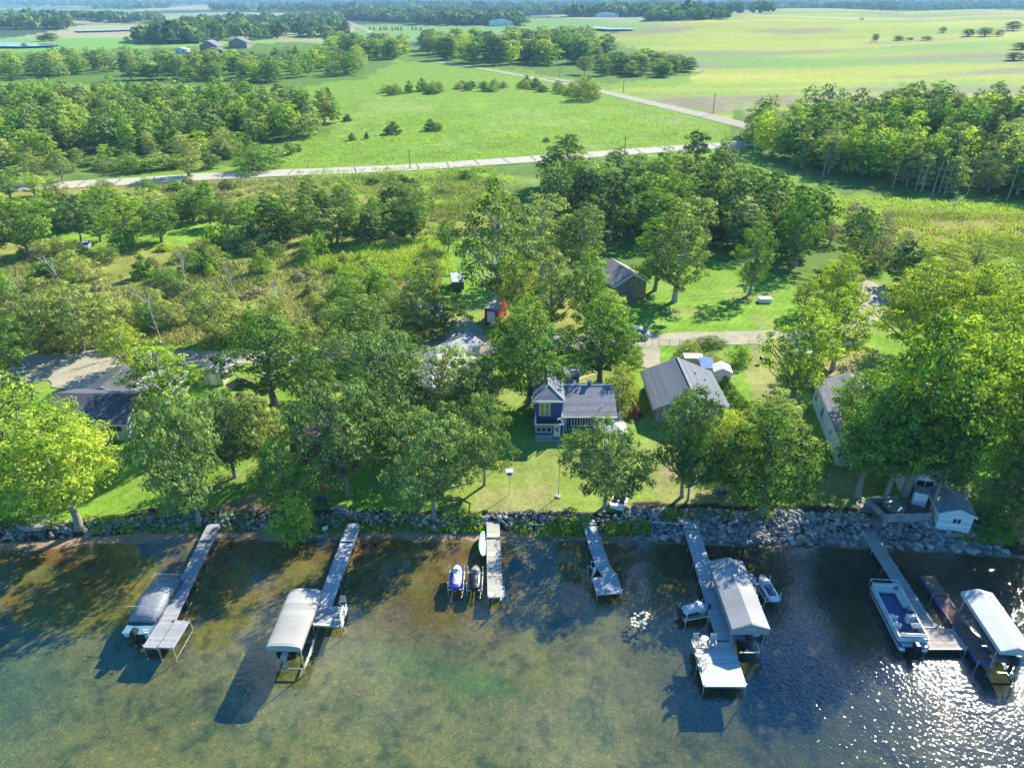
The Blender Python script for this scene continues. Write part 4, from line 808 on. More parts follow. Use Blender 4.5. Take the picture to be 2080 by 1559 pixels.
def gable_parts(o, W, L, hw, hr, over, wallm, roofm, t=.14, base=-.6, ridge='Y', fascia=white_trim):
    """walls with gables + a two-slope roof on local axes; ridge along Y (L) or X (W)"""
    a, b = (W / 2, L / 2) if ridge == 'Y' else (L / 2, W / 2)   # a: half span, b: half length
    sw = (lambda x, y, z: (x, y, z)) if ridge == 'Y' else (lambda x, y, z: (-y, x, z))
    s = MB(); pr = [(-a, base), (a, base), (a, hw), (0, hr), (-a, hw)]
    vs = [sw(x, -b, z) for x, z in pr] + [sw(x, b, z) for x, z in pr]
    s.add(vs, [(0, 1, 2, 3, 4), (9, 8, 7, 6, 5)] + [(i, i + 5, (i + 1) % 5 + 5, (i + 1) % 5) for i in range(5)])
    s.build("wall", wallm, o)
    k = (hr - hw) / a; ae = a + over; be = b + over; ze = hw - k * over; g = .015
    r = MB()
    for sx in (-1, 1):
        top = [sw(0, -be, hr + t + g), sw(sx * ae, -be, ze + t + g), sw(sx * ae, be, ze + t + g), sw(0, be, hr + t + g)]
        r.slab(top if sx > 0 else top[::-1], t)
    rf = r.build("roof", roofm, o)
    f = MB()
    for sx in (-1, 1):
        f.slab([sw(sx * ae, -be, ze + t * .6), sw(sx * (ae + .05), -be, ze + t * .6), sw(sx * (ae + .05), be, ze + t * .6), sw(sx * ae, be, ze + t * .6)], .2)
        for e in (-1, 1):
            y0 = e * be; y1 = e * (be + .04); f.add([sw(0, y0, hr + t), sw(sx * ae, y0, ze + t), sw(sx * ae, y0, ze - .08), sw(0, y0, hr - .08), sw(0, y1, hr + t), sw(sx * ae, y1, ze + t), sw(sx * ae, y1, ze - .08), sw(0, y1, hr - .08)],
                 [(0, 1, 2, 3), (7, 6, 5, 4), (0, 4, 5, 1), (1, 5, 6, 2), (2, 6, 7, 3), (3, 7, 4, 0)])
    f.build("fascia", fascia, o); return rf
def window(o, c, w_, h_, face='-Y', cols=2, rows=1, gm=None, fr=.07):
    """frame + pane part on a wall; c is the centre on the wall surface"""
    ax = {'-Y': ((1, 0), (0, -1)), '+Y': ((-1, 0), (0, 1)), '+X': ((0, 1), (1, 0)), '-X': ((0, -1), (-1, 0))}[face]
    (ux, uy), (nx, ny) = ax; s = MB()
    def bx(u, z, du, dz, n0, n1, m):
        p = [(c[0] + ux * uu + nx * nn, c[1] + uy * uu + ny * nn, c[2] + zz) for nn in (n0, n1) for uu, zz in ((u - du, z - dz), (u + du, z - dz), (u + du, z + dz), (u - du, z + dz))]
        m.add(p, [(0, 1, 2, 3), (7, 6, 5, 4), (0, 4, 5, 1), (1, 5, 6, 2), (2, 6, 7, 3), (3, 7, 4, 0)])
    bx(0, h_ / 2, w_ / 2 + fr, fr / 2, 0, .06, s); bx(0, -h_ / 2, w_ / 2 + fr, fr / 2, 0, .08, s)
    for i in range(cols + 1): bx(-w_ / 2 + w_ * i / cols, 0, fr / 2, h_ / 2 - fr / 2, 0, .055, s)
    for i in range(1, rows): bx(0, -h_ / 2 + h_ * i / rows, w_ / 2, fr / 3, 0, .05, s)
    f = s.build("window", white_trim, o); g = MB(); bx(0, 0, w_ / 2 - .01, h_ / 2 - fr / 2 - .005, .002, .02, g); g.build("pane", gm or glass, f); return f
def door(o, c, w_, h_, face='-Y', mat=None, light=None):
    ny = -1; s = MB(); s.box((c[0], c[1] - .03, c[2]), (w_, .05, h_)); d = s.build("door", mat or white_trim, o)
    if light: g = MB(); g.box((c[0], c[1] - .062, c[2] + h_ * .18), (w_ * .55, .012, h_ * .36)); g.build("pane", light, d)
    h = MB(); h.box((c[0] + w_ * .38, c[1] - .08, c[2]), (.06, .05, .1)); h.build("handle", M("handle_metal", (.5, .45, .3), metal=.8, rough=.3), d)
# ---- blue two storey lake house
bh = thing("lake_house", "dark blue two storey lake house with grey roof and white railed balcony", "house", (4.15, 68.7, hz(4, 69)))
def blue_house(o):
    s = MB(); s.box((0, 3.0, 1.9), (3.15, 5.6, 4.8)); s.box((0, -.15 + .0, .55), (3.15, .7, 2.3)); s.build("wall", siding_blue, o)
    # hip roof of the tower: hip towards the lake, gable behind
    e = 4.32; a = 1.82; y0 = -.0; y1 = 6.1; r_ = 5.45; ya = 1.9; t = .12
    s = MB(); v = [(-a, y0, e), (a, y0, e), (a, y1, e), (-a, y1, e), (0, ya, r_), (0, y1, r_)]; v2 = [(x, y, z - t) for x, y, z in v]
    s.add(v + v2, [(0, 1, 4), (1, 2, 5, 4), (3, 0, 4, 5), (2, 3, 5), (6, 10, 7), (7, 10, 11, 8), (9, 11, 10, 6), (8, 11, 9), (0, 6, 7, 1), (1, 7, 8, 2), (2, 8, 9, 3), (3, 9, 6, 0)])
    s.build("tower_roof", shingle, o)
    s = MB(); s.tube([(-a, y0, e + .02), (0, ya, r_ + .03), (0, y1, r_ + .03)], .06, 5); s.tube([(a, y0, e + .02), (0, ya, r_ + .03)], .06, 5)
    s.box((0, y0 - .04, e - .06), (2 * a, .07, .2)); s.build("fascia", white_trim, o)
    s = MB(); s.box((0, 6.12, e + .0), (3.2, .05, .2)); s.build("rear_trim", white_trim, o)
    window(o, (-.45, .199, 3.2), 1.15, 1.55, cols=2, rows=2, gm=glassy, fr=.1)
    window(o, (-.55, -.501, .95), 1.75, .62, cols=3, fr=.08); door(o, (.95, -.50, .72), .72, 1.45, light=glassy)
    s = MB(); s.box((-.35, -.50 - .02, .08), (2.4, .05, .2)); s.box((.0, -1.0, -.22), (3.1, .9, .5)); s.build("step", concrete, o)
    s = MB(); s.box((0, -.2, 1.78), (3.15, 1.3, .1)); s.build("balcony_floor", M("dark_deck", (.05, .07, .06), stripes=('Y', .14, .6, .15)), o)
    s = MB(); s.box((0, -.87, 1.80), (3.2, .08, .18))
    for x in (-1.5, 1.5): s.box((x, -.84, 2.35), (.12, .12, 1.05))
    s.box((-1.62, -.2, 1.80), (.08, 1.25, .16)); s.box((1.62, -.2, 1.80), (.08, 1.25, .16))
    s.build("balcony_frame", white_trim, o)
    s = MB()
    for x in (-1.5, 1.5):
        for z in (2.3, 2.6, 2.85): s.box((x, -.25, z), (.04, 1.1, .05))
    s.build("railing", white_trim, o)
    s = MB(); s.tube([(1.72, -.05, 4.2), (1.68, .0, 2.3), (1.75, -.4, 2.1), (1.7, -.6, .2), (1.4, -.9, -.1)], .045, 6); s.build("downpipe", white_trim, o)
    # single storey wing
    s = MB(); yw = .55; s.box((4.6, 3.6, .9), (6.0, 6.0, 2.9)); pr = [(2.05 + 0, 2.35), (7.6, 2.35)]
    s.build("wing_wall", siding_blue, o)
    e2 = 2.42; y0 = -.15; yr = 4.2; yb = 6.9; r2 = 4.05; x0 = 1.6; x1 = 7.75; s = MB()
    for (ya_, za, yb_, zb) in ((y0, e2, yr, r2), (yr, r2, yb, e2 + .5)):
        p = [(x0, ya_, za), (x1, ya_, za), (x1, yb_, zb), (x0, yb_, zb)]
        if ya_ == yr: p = [(x0 + 0, ya_, za), (x1, ya_, za), (x1 - .5, yb_, zb), (x0, yb_, zb)]
        s.slab(p, .14)
    s.build("wing_roof", shingle, o)
    s = MB(); s.add([(x1 - .15, .6, 2.3), (x1 - .15, 6.6, 2.3), (x1 - .15, yr, r2 - .2), (x1 - .25, .6, 2.3), (x1 - .25, 6.6, 2.3), (x1 - .25, yr, r2 - .2)], [(0, 1, 2), (5, 4, 3), (0, 3, 4, 1), (1, 4, 5, 2), (2, 5, 3, 0)])
    s.build("gable_wall", siding_blue, o)
    s = MB(); s.box((4.7, y0 - .03, e2 - .08), (6.15, .05, .16)); s.tube([(x0, yr, r2 + .04), (x1, yr, r2 + .04)], .07, 5); s.box((2.05, .52, 1.2), (.1, .1, 2.3)); s.build("wing_trim", white_trim, o)
    for i, x in enumerate((3.15, 4.4, 5.65, 6.7)): window(o, (x, .599, 1.35), 1.0, 1.1, cols=3 if i < 3 else 2)
    s = MB(); s.box((2.5, 6.9, 1.3), (1.9, 1.6, 3.0)); s.build("rear_porch", siding_blue, o)
    s = MB(); s.slab([(1.7, 6.0, 3.1), (3.6, 6.0, 3.1), (3.6, 7.9, 2.86), (1.7, 7.9, 2.86)], .12); s.build("porch_roof", shingle, o)
    s = MB(); s.tube([(4.9, 4.3, 3.9), (4.9, 4.3, 4.55)], .22, 10); s.box((4.9, 4.3, 4.6), (.6, .6, .08)); s.build("chimney", M("flue_metal", (.10, .13, .2), rough=.4, metal=.5), o)
    s = MB(); s.tube([(6.1, 1.2, 2.9), (6.12, 1.15, 3.25)], .05, 6); s.build("vent_pipe", white_trim, o)
    s = MB(); s.tube([(-.25, 6.0, 5.2), (-.25, 6.0, 8.4)], .02, 5); 
    for z, l in ((7.6, .5), (7.9, .65), (8.2, .4)): s.box((-.25, 6.0, z), (l, .02, .02))
    s.build("antenna", M("thin_metal", (.5, .5, .52), metal=.6, rough=.4), o)
    # outside stair on the right wall
    s = MB()
    for i in range(7): s.box((8.15, 1.9 + i * .42, .2 + i * .25), (.75, .3, .06))
    for x in (7.8, 8.5): s.tube([(x, 1.7, .1), (x, 4.8, 1.9)], .04, 5); s.tube([(x, 1.7, 1.0), (x, 4.8, 2.8)], .035, 5)
    for i in range(4):
        for x in (7.8, 8.5): s.box((x, 1.8 + i * 1.0, .6 + i * .6), (.07, .07, 1.3))
    s.build("stair", white_trim, o)
blue_house(bh)
c = thing("garden_chair", "white chair on the balcony of the blue house", "chair", (5.35, 68.35, hz(4, 69) + 1.85))
s = MB(); s.box((0, 0, .42), (.48, .46, .05)); s.build("seat", white_trim, c); s = MB(); s.box((.22, 0, .7), (.04, .46, .5)); s.build("backrest", white_trim, c)
for a in (-.2, .2):
    for b in (-.2, .2): s = MB(); s.box((a, b, .2), (.04, .04, .4)); s.build("leg", white_trim, c)
# white canopy tent at right corner of the house
def at(px, py, z=None):
    g = G(px, py) if z is None else P(px, py, z); return g
g = G(1262, 893)
o = thing("canopy_tent", "white pop up canopy tent at the lakeward corner of the blue house", "tent", (11.2, 66.4, g[2]))
s = MB(); a = 1.5; s.add([(-a, -a, 2.1), (a, -a, 2.1), (a, a, 2.1), (-a, a, 2.1), (0, 0, 3.0), (-a, -a, 1.9), (a, -a, 1.9), (a, a, 1.9), (-a, a, 1.9), (0, 0, 2.94)], [(0, 1, 4), (1, 2, 4), (2, 3, 4), (3, 0, 4), (0, 5, 6, 1), (1, 6, 7, 2), (2, 7, 8, 3), (3, 8, 5, 0), (5, 9, 6), (6, 9, 7), (7, 9, 8), (8, 9, 5)])
s.build("canopy", M("white_canvas", (.70, .69, .66), rough=.8), o)
for x in (-1.4, 1.4):
    for y in (-1.4, 1.4): s = MB(); s.tube([(x, y, -.1), (x, y, 2.0)], .035, 6); s.build("leg", white_trim, o)
# ---- grey gabled house
g = G(1400, 860)
o = thing("grey_house", "grey gabled house with a ribbed grey roof between the hedge and the blue house", "house", (20.9, 75.6, hz(21, 75)))
rf = gable_parts(o, 8.0, 8.3, 2.2, 3.95, .5, tan_wall, metal_grey, base=-.4)
for (x, y) in ((1.6, 1.5), (2.6, .6)):
    z = 3.95 - x * (3.95 - 2.2) / 4.0 + .14; s = MB(); s.tube([(x, y, z - .1), (x, y, z + .35)], .06, 6); s.tube([(x - .05, y, z), (x + .1, y, z + .05)], .12, 6); s.build("vent_pipe", M("pale_pipe", (.6, .58, .52)), rf)
s = MB(); s.box((0, 0, 3.95 + .17), (.3, 9.3, .05)); s.build("ridge_cap", M("pale_ridge", (.20, .21, .24), rough=.6), o)
window(o, (-1.8, -4.151, 1.2), 1.4, 1.1); window(o, (1.6, -4.151, 1.2), 1.6, 1.2); door(o, (0, -4.15, 1.0), .95, 2.0)
# ---- pale green cottage (left)
zc = hz(-48, 70)
o = thing("green_cottage", "pale green cottage with a dark roof half hidden by trees at the left edge", "house", (-47.6, 71.0, zc), R(-2))
gable_parts(o, 9.0, 7.0, 2.45, 3.9, .4, green_siding, shingle_dark, ridge='X', base=-.3)
window(o, (3.4, -3.501, 1.6), 1.3, .8, cols=2); window(o, (0, -3.501, 1.5), 1.6, .9); window(o, (4.501, -.6, 1.5), .9, 1.0, face='+X'); s = MB(); s.box((2.0, -4.4, .5), (2.2, 1.7, .1)); s.build("porch_deck", stonew, o)
o = thing("cottage_garage", "low grey roofed garage behind the pale green cottage by the gravel", "garage", (-49.2, 77.3, zc), R(-2))
gable_parts(o, 4.6, 5.0, 2.0, 2.9, .35, green_siding, shingle_dark, base=-.3); window(o, (0, -2.501, 1.2), .8, .6)
o = thing("cottage_annex", "flat pale roofed annex between the pale green cottage and the yellow green tree", "annex", (-43.2, 76.8, zc), R(-2))
s = MB(); s.box((0, 0, 1.0), (4.2, 4.6, 2.6)); s.build("wall", green_siding, o); s = MB(); s.slab([(-2.4, -2.6, 2.45), (2.4, -2.6, 2.45), (2.4, 2.6, 2.7), (-2.4, 2.6, 2.7)], .12); s.build("roof", greyroofw, o); window(o, (0, -2.301, 1.4), 1, .7)
# ---- small grey shed
o = thing("garden_shed", "small cream shed with a grey gabled roof on the lawn below the gravel lane", "shed", (-38.3, 82.2, hz(-38, 82)), R(-4))
gable_parts(o, 2.5, 3.6, 1.7, 2.5, .15, M("cream_siding", (.52, .52, .42), stripes=('X', .3, .8, .08)), shingle, base=-.2); door(o, (0, -1.8, .8), .9, 1.6)
# ---- white roofed house under the oaks
o = thing("white_roofed_house", "grey walled house with a pale roof hidden beneath the oaks left of the blue house", "house", (-9.5, 77.5, hz(-9, 77)), R(0))
gable_parts(o, 8.6, 11.0, 2.5, 4.1, .5, M("grey_wall", (.5, .5, .48)), greyroofw, base=-.3); window(o, (-2, -5.501, 1.4), 1.4, 1.1); window(o, (2, -5.501, 1.4), 1.8, 1.2, cols=3)
s = MB(); s.box((-5.6, -2.2, .1), (2.2, 5.0, .5)); s.build("deck", stonew, o)
s = MB(); s.box((1.2, 2.0, 3.9), (.7, .7, 1.3)); s.build("chimney", M("brick_red", (.32, .12, .08), var=.3), o)
o = thing("lane_garage", "pale roofed garage beside the shaded gravel yard at the top of the oaks", "garage", (-7.2, 88.0, hz(-7, 88)), R(-35))
gable_parts(o, 3.6, 4.2, 2.2, 3.0, .3, M("grey_wall", (.5, .5, .48)), greyroofw, base=-.2); door(o, (0, -2.1, .95), 1.8, 1.9)
# ---- brown cabin and red shed beneath the oaks
o = thing("brown_cabin", "small brown cabin with a white edged roof beneath the big oak with a pale trunk", "cabin", (-21.0, 65.2, hz(-21, 65)), R(-22))
gable_parts(o, 4.2, 5.0, 2.3, 3.5, .4, brown_wall, M("brown_roof", (.20, .13, .10), var=.25), base=-.2); window(o, (0, -2.501, 1.3), 1.2, .8); door(o, (1.2, -2.5, .95), .8, 1.8, mat=red_paint)
o = thing("red_cottage", "small red cottage with white trim showing through the oak crown beside the left most dock", "cottage", (-34.6, 69.5, hz(-34, 69)), R(15))
gable_parts(o, 3.4, 4.0, 2.2, 3.2, .3, red_paint, M("brown_roof", (.20, .13, .10), var=.25), base=-.2); window(o, (0, -2.001, 1.2), .9, .7); door(o, (1.1, -2.0, .9), .7, 1.7)
o = thing("red_playhouse", "tiny red playhouse with white trim behind the trunk of the lone ash", "playhouse", (-31.0, 80.0, hz(-31, 80)))
gable_parts(o, 1.6, 1.8, 1.2, 1.9, .15, red_paint, M("brown_roof", (.20, .13, .10), var=.25), base=-.1); door(o, (.2, -.9, .55), .55, 1.0)
o = thing("gazebo", "brown hip roofed gazebo on the lawn left of the lone ash", "gazebo", (-33.5, 76.5, hz(-33, 76)))
s = MB(); a = 1.7; s.add([(a * math.cos(k * math.pi / 3), a * math.sin(k * math.pi / 3), 2.2) for k in range(6)] + [(0, 0, 3.2)] + [(a * math.cos(k * math.pi / 3), a * math.sin(k * math.pi / 3), 2.08) for k in range(6)] + [(0, 0, 3.08)], [(k, (k + 1) % 6, 6) for k in range(6)] + [(7 + (k + 1) % 6, 7 + k, 13) for k in range(6)] + [(k, k + 7, (k + 1) % 6 + 7, (k + 1) % 6) for k in range(6)])
s.build("roof", M("brown_roof", (.20, .13, .10), var=.25), o)
for k in range(6): s = MB(); s.box((1.45 * math.cos(k * math.pi / 3), 1.45 * math.sin(k * math.pi / 3), 1.0), (.1, .1, 2.2)); s.build("post", brown_wall, o)
s = MB(); s.tube([(0, 0, -.1), (0, 0, .1)], 1.55, 6); s.build("floor", brown_wall, o)
# ---- blue shed behind blue house
o = thing("blue_shed", "small dark blue shed with a white flat roof on the grass behind the blue house", "shed", (7.6, 79.6, hz(7, 79)))
s = MB(); s.box((0, 0, 1.0), (1.7, 1.7, 2.3)); s.build("wall", siding_blue, o); s = MB(); s.slab([(-1.0, -1.0, 2.22), (1.0, -1.0, 2.22), (1.0, 1.0, 2.32), (-1.0, 1.0, 2.32)], .1); s.build("roof", greyroofw, o); door(o, (.3, -.85, .9), .7, 1.7)
# ---- white sheds by the hedge
o = thing("white_tool_shed", "small white shed with a clipped roof in front of the vine covered bush", "shed", (27.2, 81.7, hz(27, 81)), R(-6))
gable_parts(o, 2.2, 2.0, 1.65, 2.15, .08, white_siding, M("white_roof", (.66, .66, .63), rough=.5), base=-.2); door(o, (0, -1.0, .8), 1.0, 1.45)
o = thing("blue_topped_shed", "white shed with a blue tarp roof standing left of the small white shed", "shed", (25.6, 83.2, hz(25, 83)), R(-6))
s = MB(); s.box((0, 0, .8), (1.5, 2.6, 1.8)); s.build("wall", M("pale_board", (.50, .48, .44)), o); s = MB(); s.slab([(-.9, -1.45, 1.75), (.9, -1.45, 1.75), (.9, 1.45, 1.95), (-.9, 1.45, 1.95)], .08); s.build("roof", M("blue_tarp", (.04, .13, .35), rough=.5, var=.3, bump=.4), o)
o = thing("white_bin", "white flat topped storage box at the top of the vine covered bush by the lane", "storage box", (24.4, 85.6, hz(25, 85)), R(-3))
s = MB(); s.box((0, 0, .75), (2.3, 1.3, 1.6)); s.build("body", M("pale_board", (.50, .48, .44)), o); s = MB(); s.box((0, 0, 1.6), (2.5, 1.5, .09)); s.build("lid", white_trim, o)
# ---- white house at right
zc = hz(38, 70)
o = thing("white_house", "long white house with black windows under the giant maples at the right", "house", (39.4, 69.0, zc), R(-10))
gable_parts(o, 7.0, 12.5, 3.1, 4.3, .3, white_siding, shingle_x, base=-.3)
window(o, (-3.501, 1.5, 1.5), 1.1, 1.3, face='-X', gm=glass); window(o, (-3.501, -3.0, 1.5), .5, .7, face='-X', cols=1); window(o, (-3.501, 5.0, 1.5), .9, 1.0, face='-X'); window(o, (-1.6, -6.251, 1.4), 1.5, 1.2); window(o, (1.8, -6.251, 1.4), 1.5, 1.2)
s = MB(); s.box((1.0, .6, 4.2), (.5, .5, 1.1)); s.build("chimney", white_trim, o)
o = thing("white_annex", "white gabled annex with a green porch right behind the grey patio fence", "annex", (42.2, 60.2, hz(42, 60)), R(-14))
gable_parts(o, 4.2, 4.5, 2.3, 3.4, .3, white_siding, white_trim, base=-.4); window(o, (0, -2.251, 1.3), 1.6, .8); window(o, (-2.101, 0, 1.4), .8, .8, face='-X')
s = MB(); s.box((.4, -3.1, .3), (2.8, 1.6, 1.0)); s.build("porch", M("dark_green", (.03, .12, .08)), o)
# ---- boathouse
bz = 1.25
o = thing("boathouse", "small white boathouse with a slider window standing on the stone bank at the right", "boathouse", (42.75, 55.1, .9), R(-12))
gable_parts(o, 2.95, 3.7, 1.95, 2.55, .22, white_siding, M("blue_grey_shingles", (.23, .27, .34), var=.3, scale=3), base=-.55, t=.1)
window(o, (.15, -1.851, 1.15), .75, .6, fr=.07); s = MB(); s.box((-1.49, .4, 1.1), (.04, .7, 1.5)); s.build("side_door", glass, o)
for x in (-1.45, 1.45): s = MB(); s.box((x, -1.87, .7), (.09, .05, 2.4)); s.build("corner_trim", white_trim, o)
o = thing("white_cabinet", "leaning white cupboard beside the dark trunk left of the boathouse", "cabinet", (40.6, 56.6, 1.2), R(-25)); s = MB(); s.box((0, 0, .9), (1.2, .9, 1.9)); s.build("body", white_trim, o); s = MB(); s.slab([(-.7, -.55, 1.98), (.7, -.55, 1.98), (.7, .55, 2.1), (-.7, .55, 2.1)], .08); s.build("roof", greyroofw, o)
o = thing("standing_board", "light blue board standing behind the boathouse", "board", (45.2, 56.6, 1.3), R(60)); s = MB(); s.box((0, 0, .8), (1.6, .06, 1.7)); s.build("board", M("light_blue", (.25, .5, .8)), o); s = MB(); s.box((0, .1, .3), (.1, .3, .9)); s.build("brace", white_trim, o)
# patio with low grey fence + round hot tub
o = thing("patio_enclosure", "grey board enclosure with a round covered tub beside the boathouse", "patio", (37.8, 55.3, 1.5))
s = MB(); pts = [(-1.6, -1.15), (2.8, -.9), (3.0, 1.4)]; 
for (a, b), (c_, d) in (((-1.7, -1.2), (.9, -1.2)), ((.95, -1.15), (3.0, -1.0)), ((-1.75, -1.2), (-2.4, 1.3)), ((-2.4, 1.35), (.8, 1.5))):
    L_ = math.hypot(c_ - a, d - b); an = math.atan2(d - b, c_ - a); s.box(((a + c_) / 2, (b + d) / 2, .25), (L_, .08, 1.0), rz=an)
s.build("fence_panel", stonew, o); s = MB(); s.slab([(-2.3, -1.15, .1), (3.0, -1.0, .1), (3.0, 1.4, .1), (-2.3, 1.3, .1)], .5); s.build("deck", M("dark_stain", (.12, .12, .12), var=.3), o)
s = MB(); s.tube([(-.2, .15, .1), (-.2, .15, .62)], 1.0, 20); s.build("tub", M("tub_shell", (.10, .13, .13)), o); s = MB(); s.tube([(-.2, .15, .62), (-.2, .15, .70)], [1.04, .9], 20); s.build("tub_cover", M("tub_cover", (.12, .22, .19), rough=.5, var=.3), o)
s = MB(); s.slab([(-4.0, -1.3, -.25), (-1.9, -1.35, -.25), (-2.2, -.4, -.25), (-4.1, -.3, -.25)], .25); s.build("step_deck", M("red_deck", (.28, .17, .14), stripes=('Y', .14, .7, .12)), o)
# ---- brown garage behind
o = thing("brown_garage", "tan garage with a brown roof and wooden door at the far lawn", "garage", (18.6, 114.6, hz(19, 114)), R(18))
gable_parts(o, 5.6, 7.5, 3.0, 4.6, .5, M("tan_siding", (.25, .23, .19), stripes=('X', .3, .8, .06)), M("brown_shingles", (.30, .25, .24), var=.2), base=-.2)
door(o, (1.7, -3.75, 1.1), 1.6, 2.1, mat=wood_door); door(o, (.3, -3.75, 1.05), .9, 2.0, mat=M("tan_door", (.22, .2, .17)))
# ---- far farm buildings
def farm(px, py, W, L, hw, hr, wm, rm, lab, name='farmhouse', cat='farm building', rz=0.):
    g = G(px, py); o = thing(name, lab, cat, g, R(rz)); gable_parts(o, W, L, hw, hr, .6, wm, rm, base=-.5, t=.3)
    window(o, (-W * .2, -L / 2 - .01, hw * .55), 1.6, 1.4); window(o, (W * .2, -L / 2 - .01, hw * .55), 1.6, 1.4); return o
farm(431, 107, 15, 14, 6, 10, M("barn_red", (.30, .16, .13)), M("barn_roof", (.16, .17, .22)), "brown farmhouse with a steep roof on the green field far left")
o = farm(489, 97, 17, 14, 5, 9, M("barn_brown", (.26, .20, .17)), M("barn_roof", (.16, .17, .22)), "brown barn right of the far farmhouse", 'barn')
farm(370, 108, 12, 6, 3, 4.2, white_trim, white_trim, "long low white shed left of the far farmhouse", 'shed'); farm(448, 108, 6, 5, 2.4, 3.4, M("green_metal", (.05, .3, .12)), M("barn_roof", (.16, .17, .22)), "green shed in front of the far farmhouse", 'shed')
for i, (a, b, W_) in enumerate(((1093, 29, 50), (1115, 31, 44), (1232, 35, 46), (1280, 34, 30), (1018, 52, 40), (1150, 29, 50), (1510, 24, 90))):
    farm(a, b, W_, 16, 6, 9, white_trim, greyroofw, ["white long barn at the edge of the far woods, left one of the pair", "white long barn at the edge of the far woods, right one of the pair", "white farmhouse far out before the blue woods", "small white barn right of the white farmhouse far out", "white shed at the end of the dark tree line", "white barn between the pair and the white farmhouse far out", "very long white barn above the crop field"][i], 'barn')
# ================================================================== DOCKS
alu = M("dock_aluminium", (.50, .51, .53), rough=.4, metal=.35, var=.1); dock_grey = M("dock_planks_grey", (.33, .33, .35), rough=.85, var=.2, scale=2, stripes=('Y', .15, .55, .18))
dock_white = M("dock_panels_white", (.42, .40, .35), rough=.75, var=.16, scale=1.5, stripes=('Y', .3, .86, .06)); dock_blue = M("dock_panels_pale", (.42, .44, .46), rough=.6, var=.10, scale=1.2, stripes=('Y', .16, .9, .1))
dock_wood = M("dock_weathered_wood", (.40, .36, .32), rough=.9, var=.28, scale=2, stripes=('Y', .15, .5, .16)); dock_red = M("dock_red_wood", (.27, .155, .12), rough=.85, var=.25, scale=2, stripes=('Y', .15, .5, .16)); blue_side = M("blue_fascia", (.03, .08, .42), rough=.5)
concreteish = M("flat_board", (.36, .31, .28), rough=.9, var=.2)
def dock(label, runs, mat, z=.6, side=None, sec=2.4, posts=True, name="dock"):
    """runs: (x0,y0,x1,y1,width) centre lines from shore outwards, world metres"""
    o = thing(name, label, "dock", (runs[0][0], runs[0][1], 0)); ox, oy = runs[0][0], runs[0][1]; fr = MB(); first = True
    for (x0, y0, x1, y1, wd) in runs:
        L_ = math.hypot(x1 - x0, y1 - y0); n = max(1, round(L_ / sec)); tx, ty = (x1 - x0) / L_, (y1 - y0) / L_; nx, ny = -ty, tx; an = math.atan2(ty, tx) - math.pi / 2
        for i in range(n):
            a0 = L_ * i / n + .025; a1 = L_ * (i + 1) / n - .025; cx = x0 + tx * (a0 + a1) / 2 - ox; cy = y0 + ty * (a0 + a1) / 2 - oy
            zz = z + (.25 * max(0, 1 - (i + .5) / 1.2) if first else 0) + (i % 3) * .004
            s = MB(); s.box((0, 0, 0), (wd, a1 - a0, .07)); d = s.build("deck_panel", mat, o); d.location = (cx, cy, zz); d.rotation_euler = (0, 0, an)
            if posts and (i or not first):
                for q in (-1, 1):
                    X, Y_ = x0 + tx * L_ * i / n + nx * q * (wd / 2 + .05), y0 + ty * L_ * i / n + ny * q * (wd / 2 + .05)
                    b = hz(X, Y_); s = MB(); s.tube([(X - ox, Y_ - oy, b - .1), (X - ox, Y_ - oy, z + .22)], .035, 6); s.build("post", alu, o)
        for q in (-1, 1):
            p0 = (x0 + nx * q * (wd / 2 + .02) - ox, y0 + ny * q * (wd / 2 + .02) - oy); p1 = (x1 + nx * q * (wd / 2 + .02) - ox, y1 + ny * q * (wd / 2 + .02) - oy)
            fr.box(((p0[0] + p1[0]) / 2, (p0[1] + p1[1]) / 2, z - .02), (.05, L_, .16), rz=an)
        if posts:
            for q in (-1, 1):
                X, Y_ = x1 + nx * q * wd / 2, y1 + ny * q * wd / 2; b = hz(X, Y_); s = MB(); s.tube([(X - ox, Y_ - oy, b - .1), (X - ox, Y_ - oy, z + .3)], .04, 6); s.build("post", alu, o)
        fr.box((x1 - ox, y1 - oy, z - .03), (wd + .04, .05, .17), rz=an); first = False
    fr.build("frame", side or alu, o); return o
dock("narrow grey slatted dock ending in a wide platform, the left most dock", [(-29.2, 54.4, -28.55, 42.3, 1.15), (-28.55, 42.3, -28.75, 39.5, 1.15), (-27.35, 42.3, -27.55, 39.5, 1.15)], dock_grey)
dock("pale panel dock with an L shaped end and benches, second from the left", [(-15.5, 54.5, -15.95, 43.9, 1.2), (-15.1, 43.9, -15.25, 41.7, 2.3)], dock_blue)
dock("straight white dock beside the two jet skis", [(-1.9, 54.9, -1.45, 44.9, 1.22)], dock_white)
dock("crooked pale dock with a wedge shaped end in front of the blue house", [(7.25, 56.9, 8.2, 49.0, 1.2), (8.2, 49.0, 8.75, 47.3, 1.15), (8.25, 47.3, 8.45, 45.3, 2.2)], M("dock_panels_grey_blue", (.36, .40, .42), rough=.6, var=.12, stripes=('Y', .15, .8, .14)), z=.62)
dock("long wide pale dock with a big furnished platform at its end", [(17.45, 55.9, 17.15, 40.2, 1.35), (16.0, 40.0, 15.95, 35.8, 3.15)], dock_blue, z=.7)
dock("weathered wooden dock with a square end beside the open pontoon boat", [(34.45, 55.6, 34.2, 41.6, 1.15), (34.5, 41.5, 34.5, 39.4, 3.2)], dock_wood, z=.55)
dock("narrow red brown dock with a blue side, the right most dock", [(37.15, 47.5, 36.9, 38.1, 1.2)], dock_red, z=.42, side=blue_side)
dock("light walkway dock on the right side of the gabled boat canopy", [(20.75, 47.6, 20.75, 46.2, 1.6), (20.75, 46.2, 20.35, 41.2, 1.0)], dock_blue, z=.6)
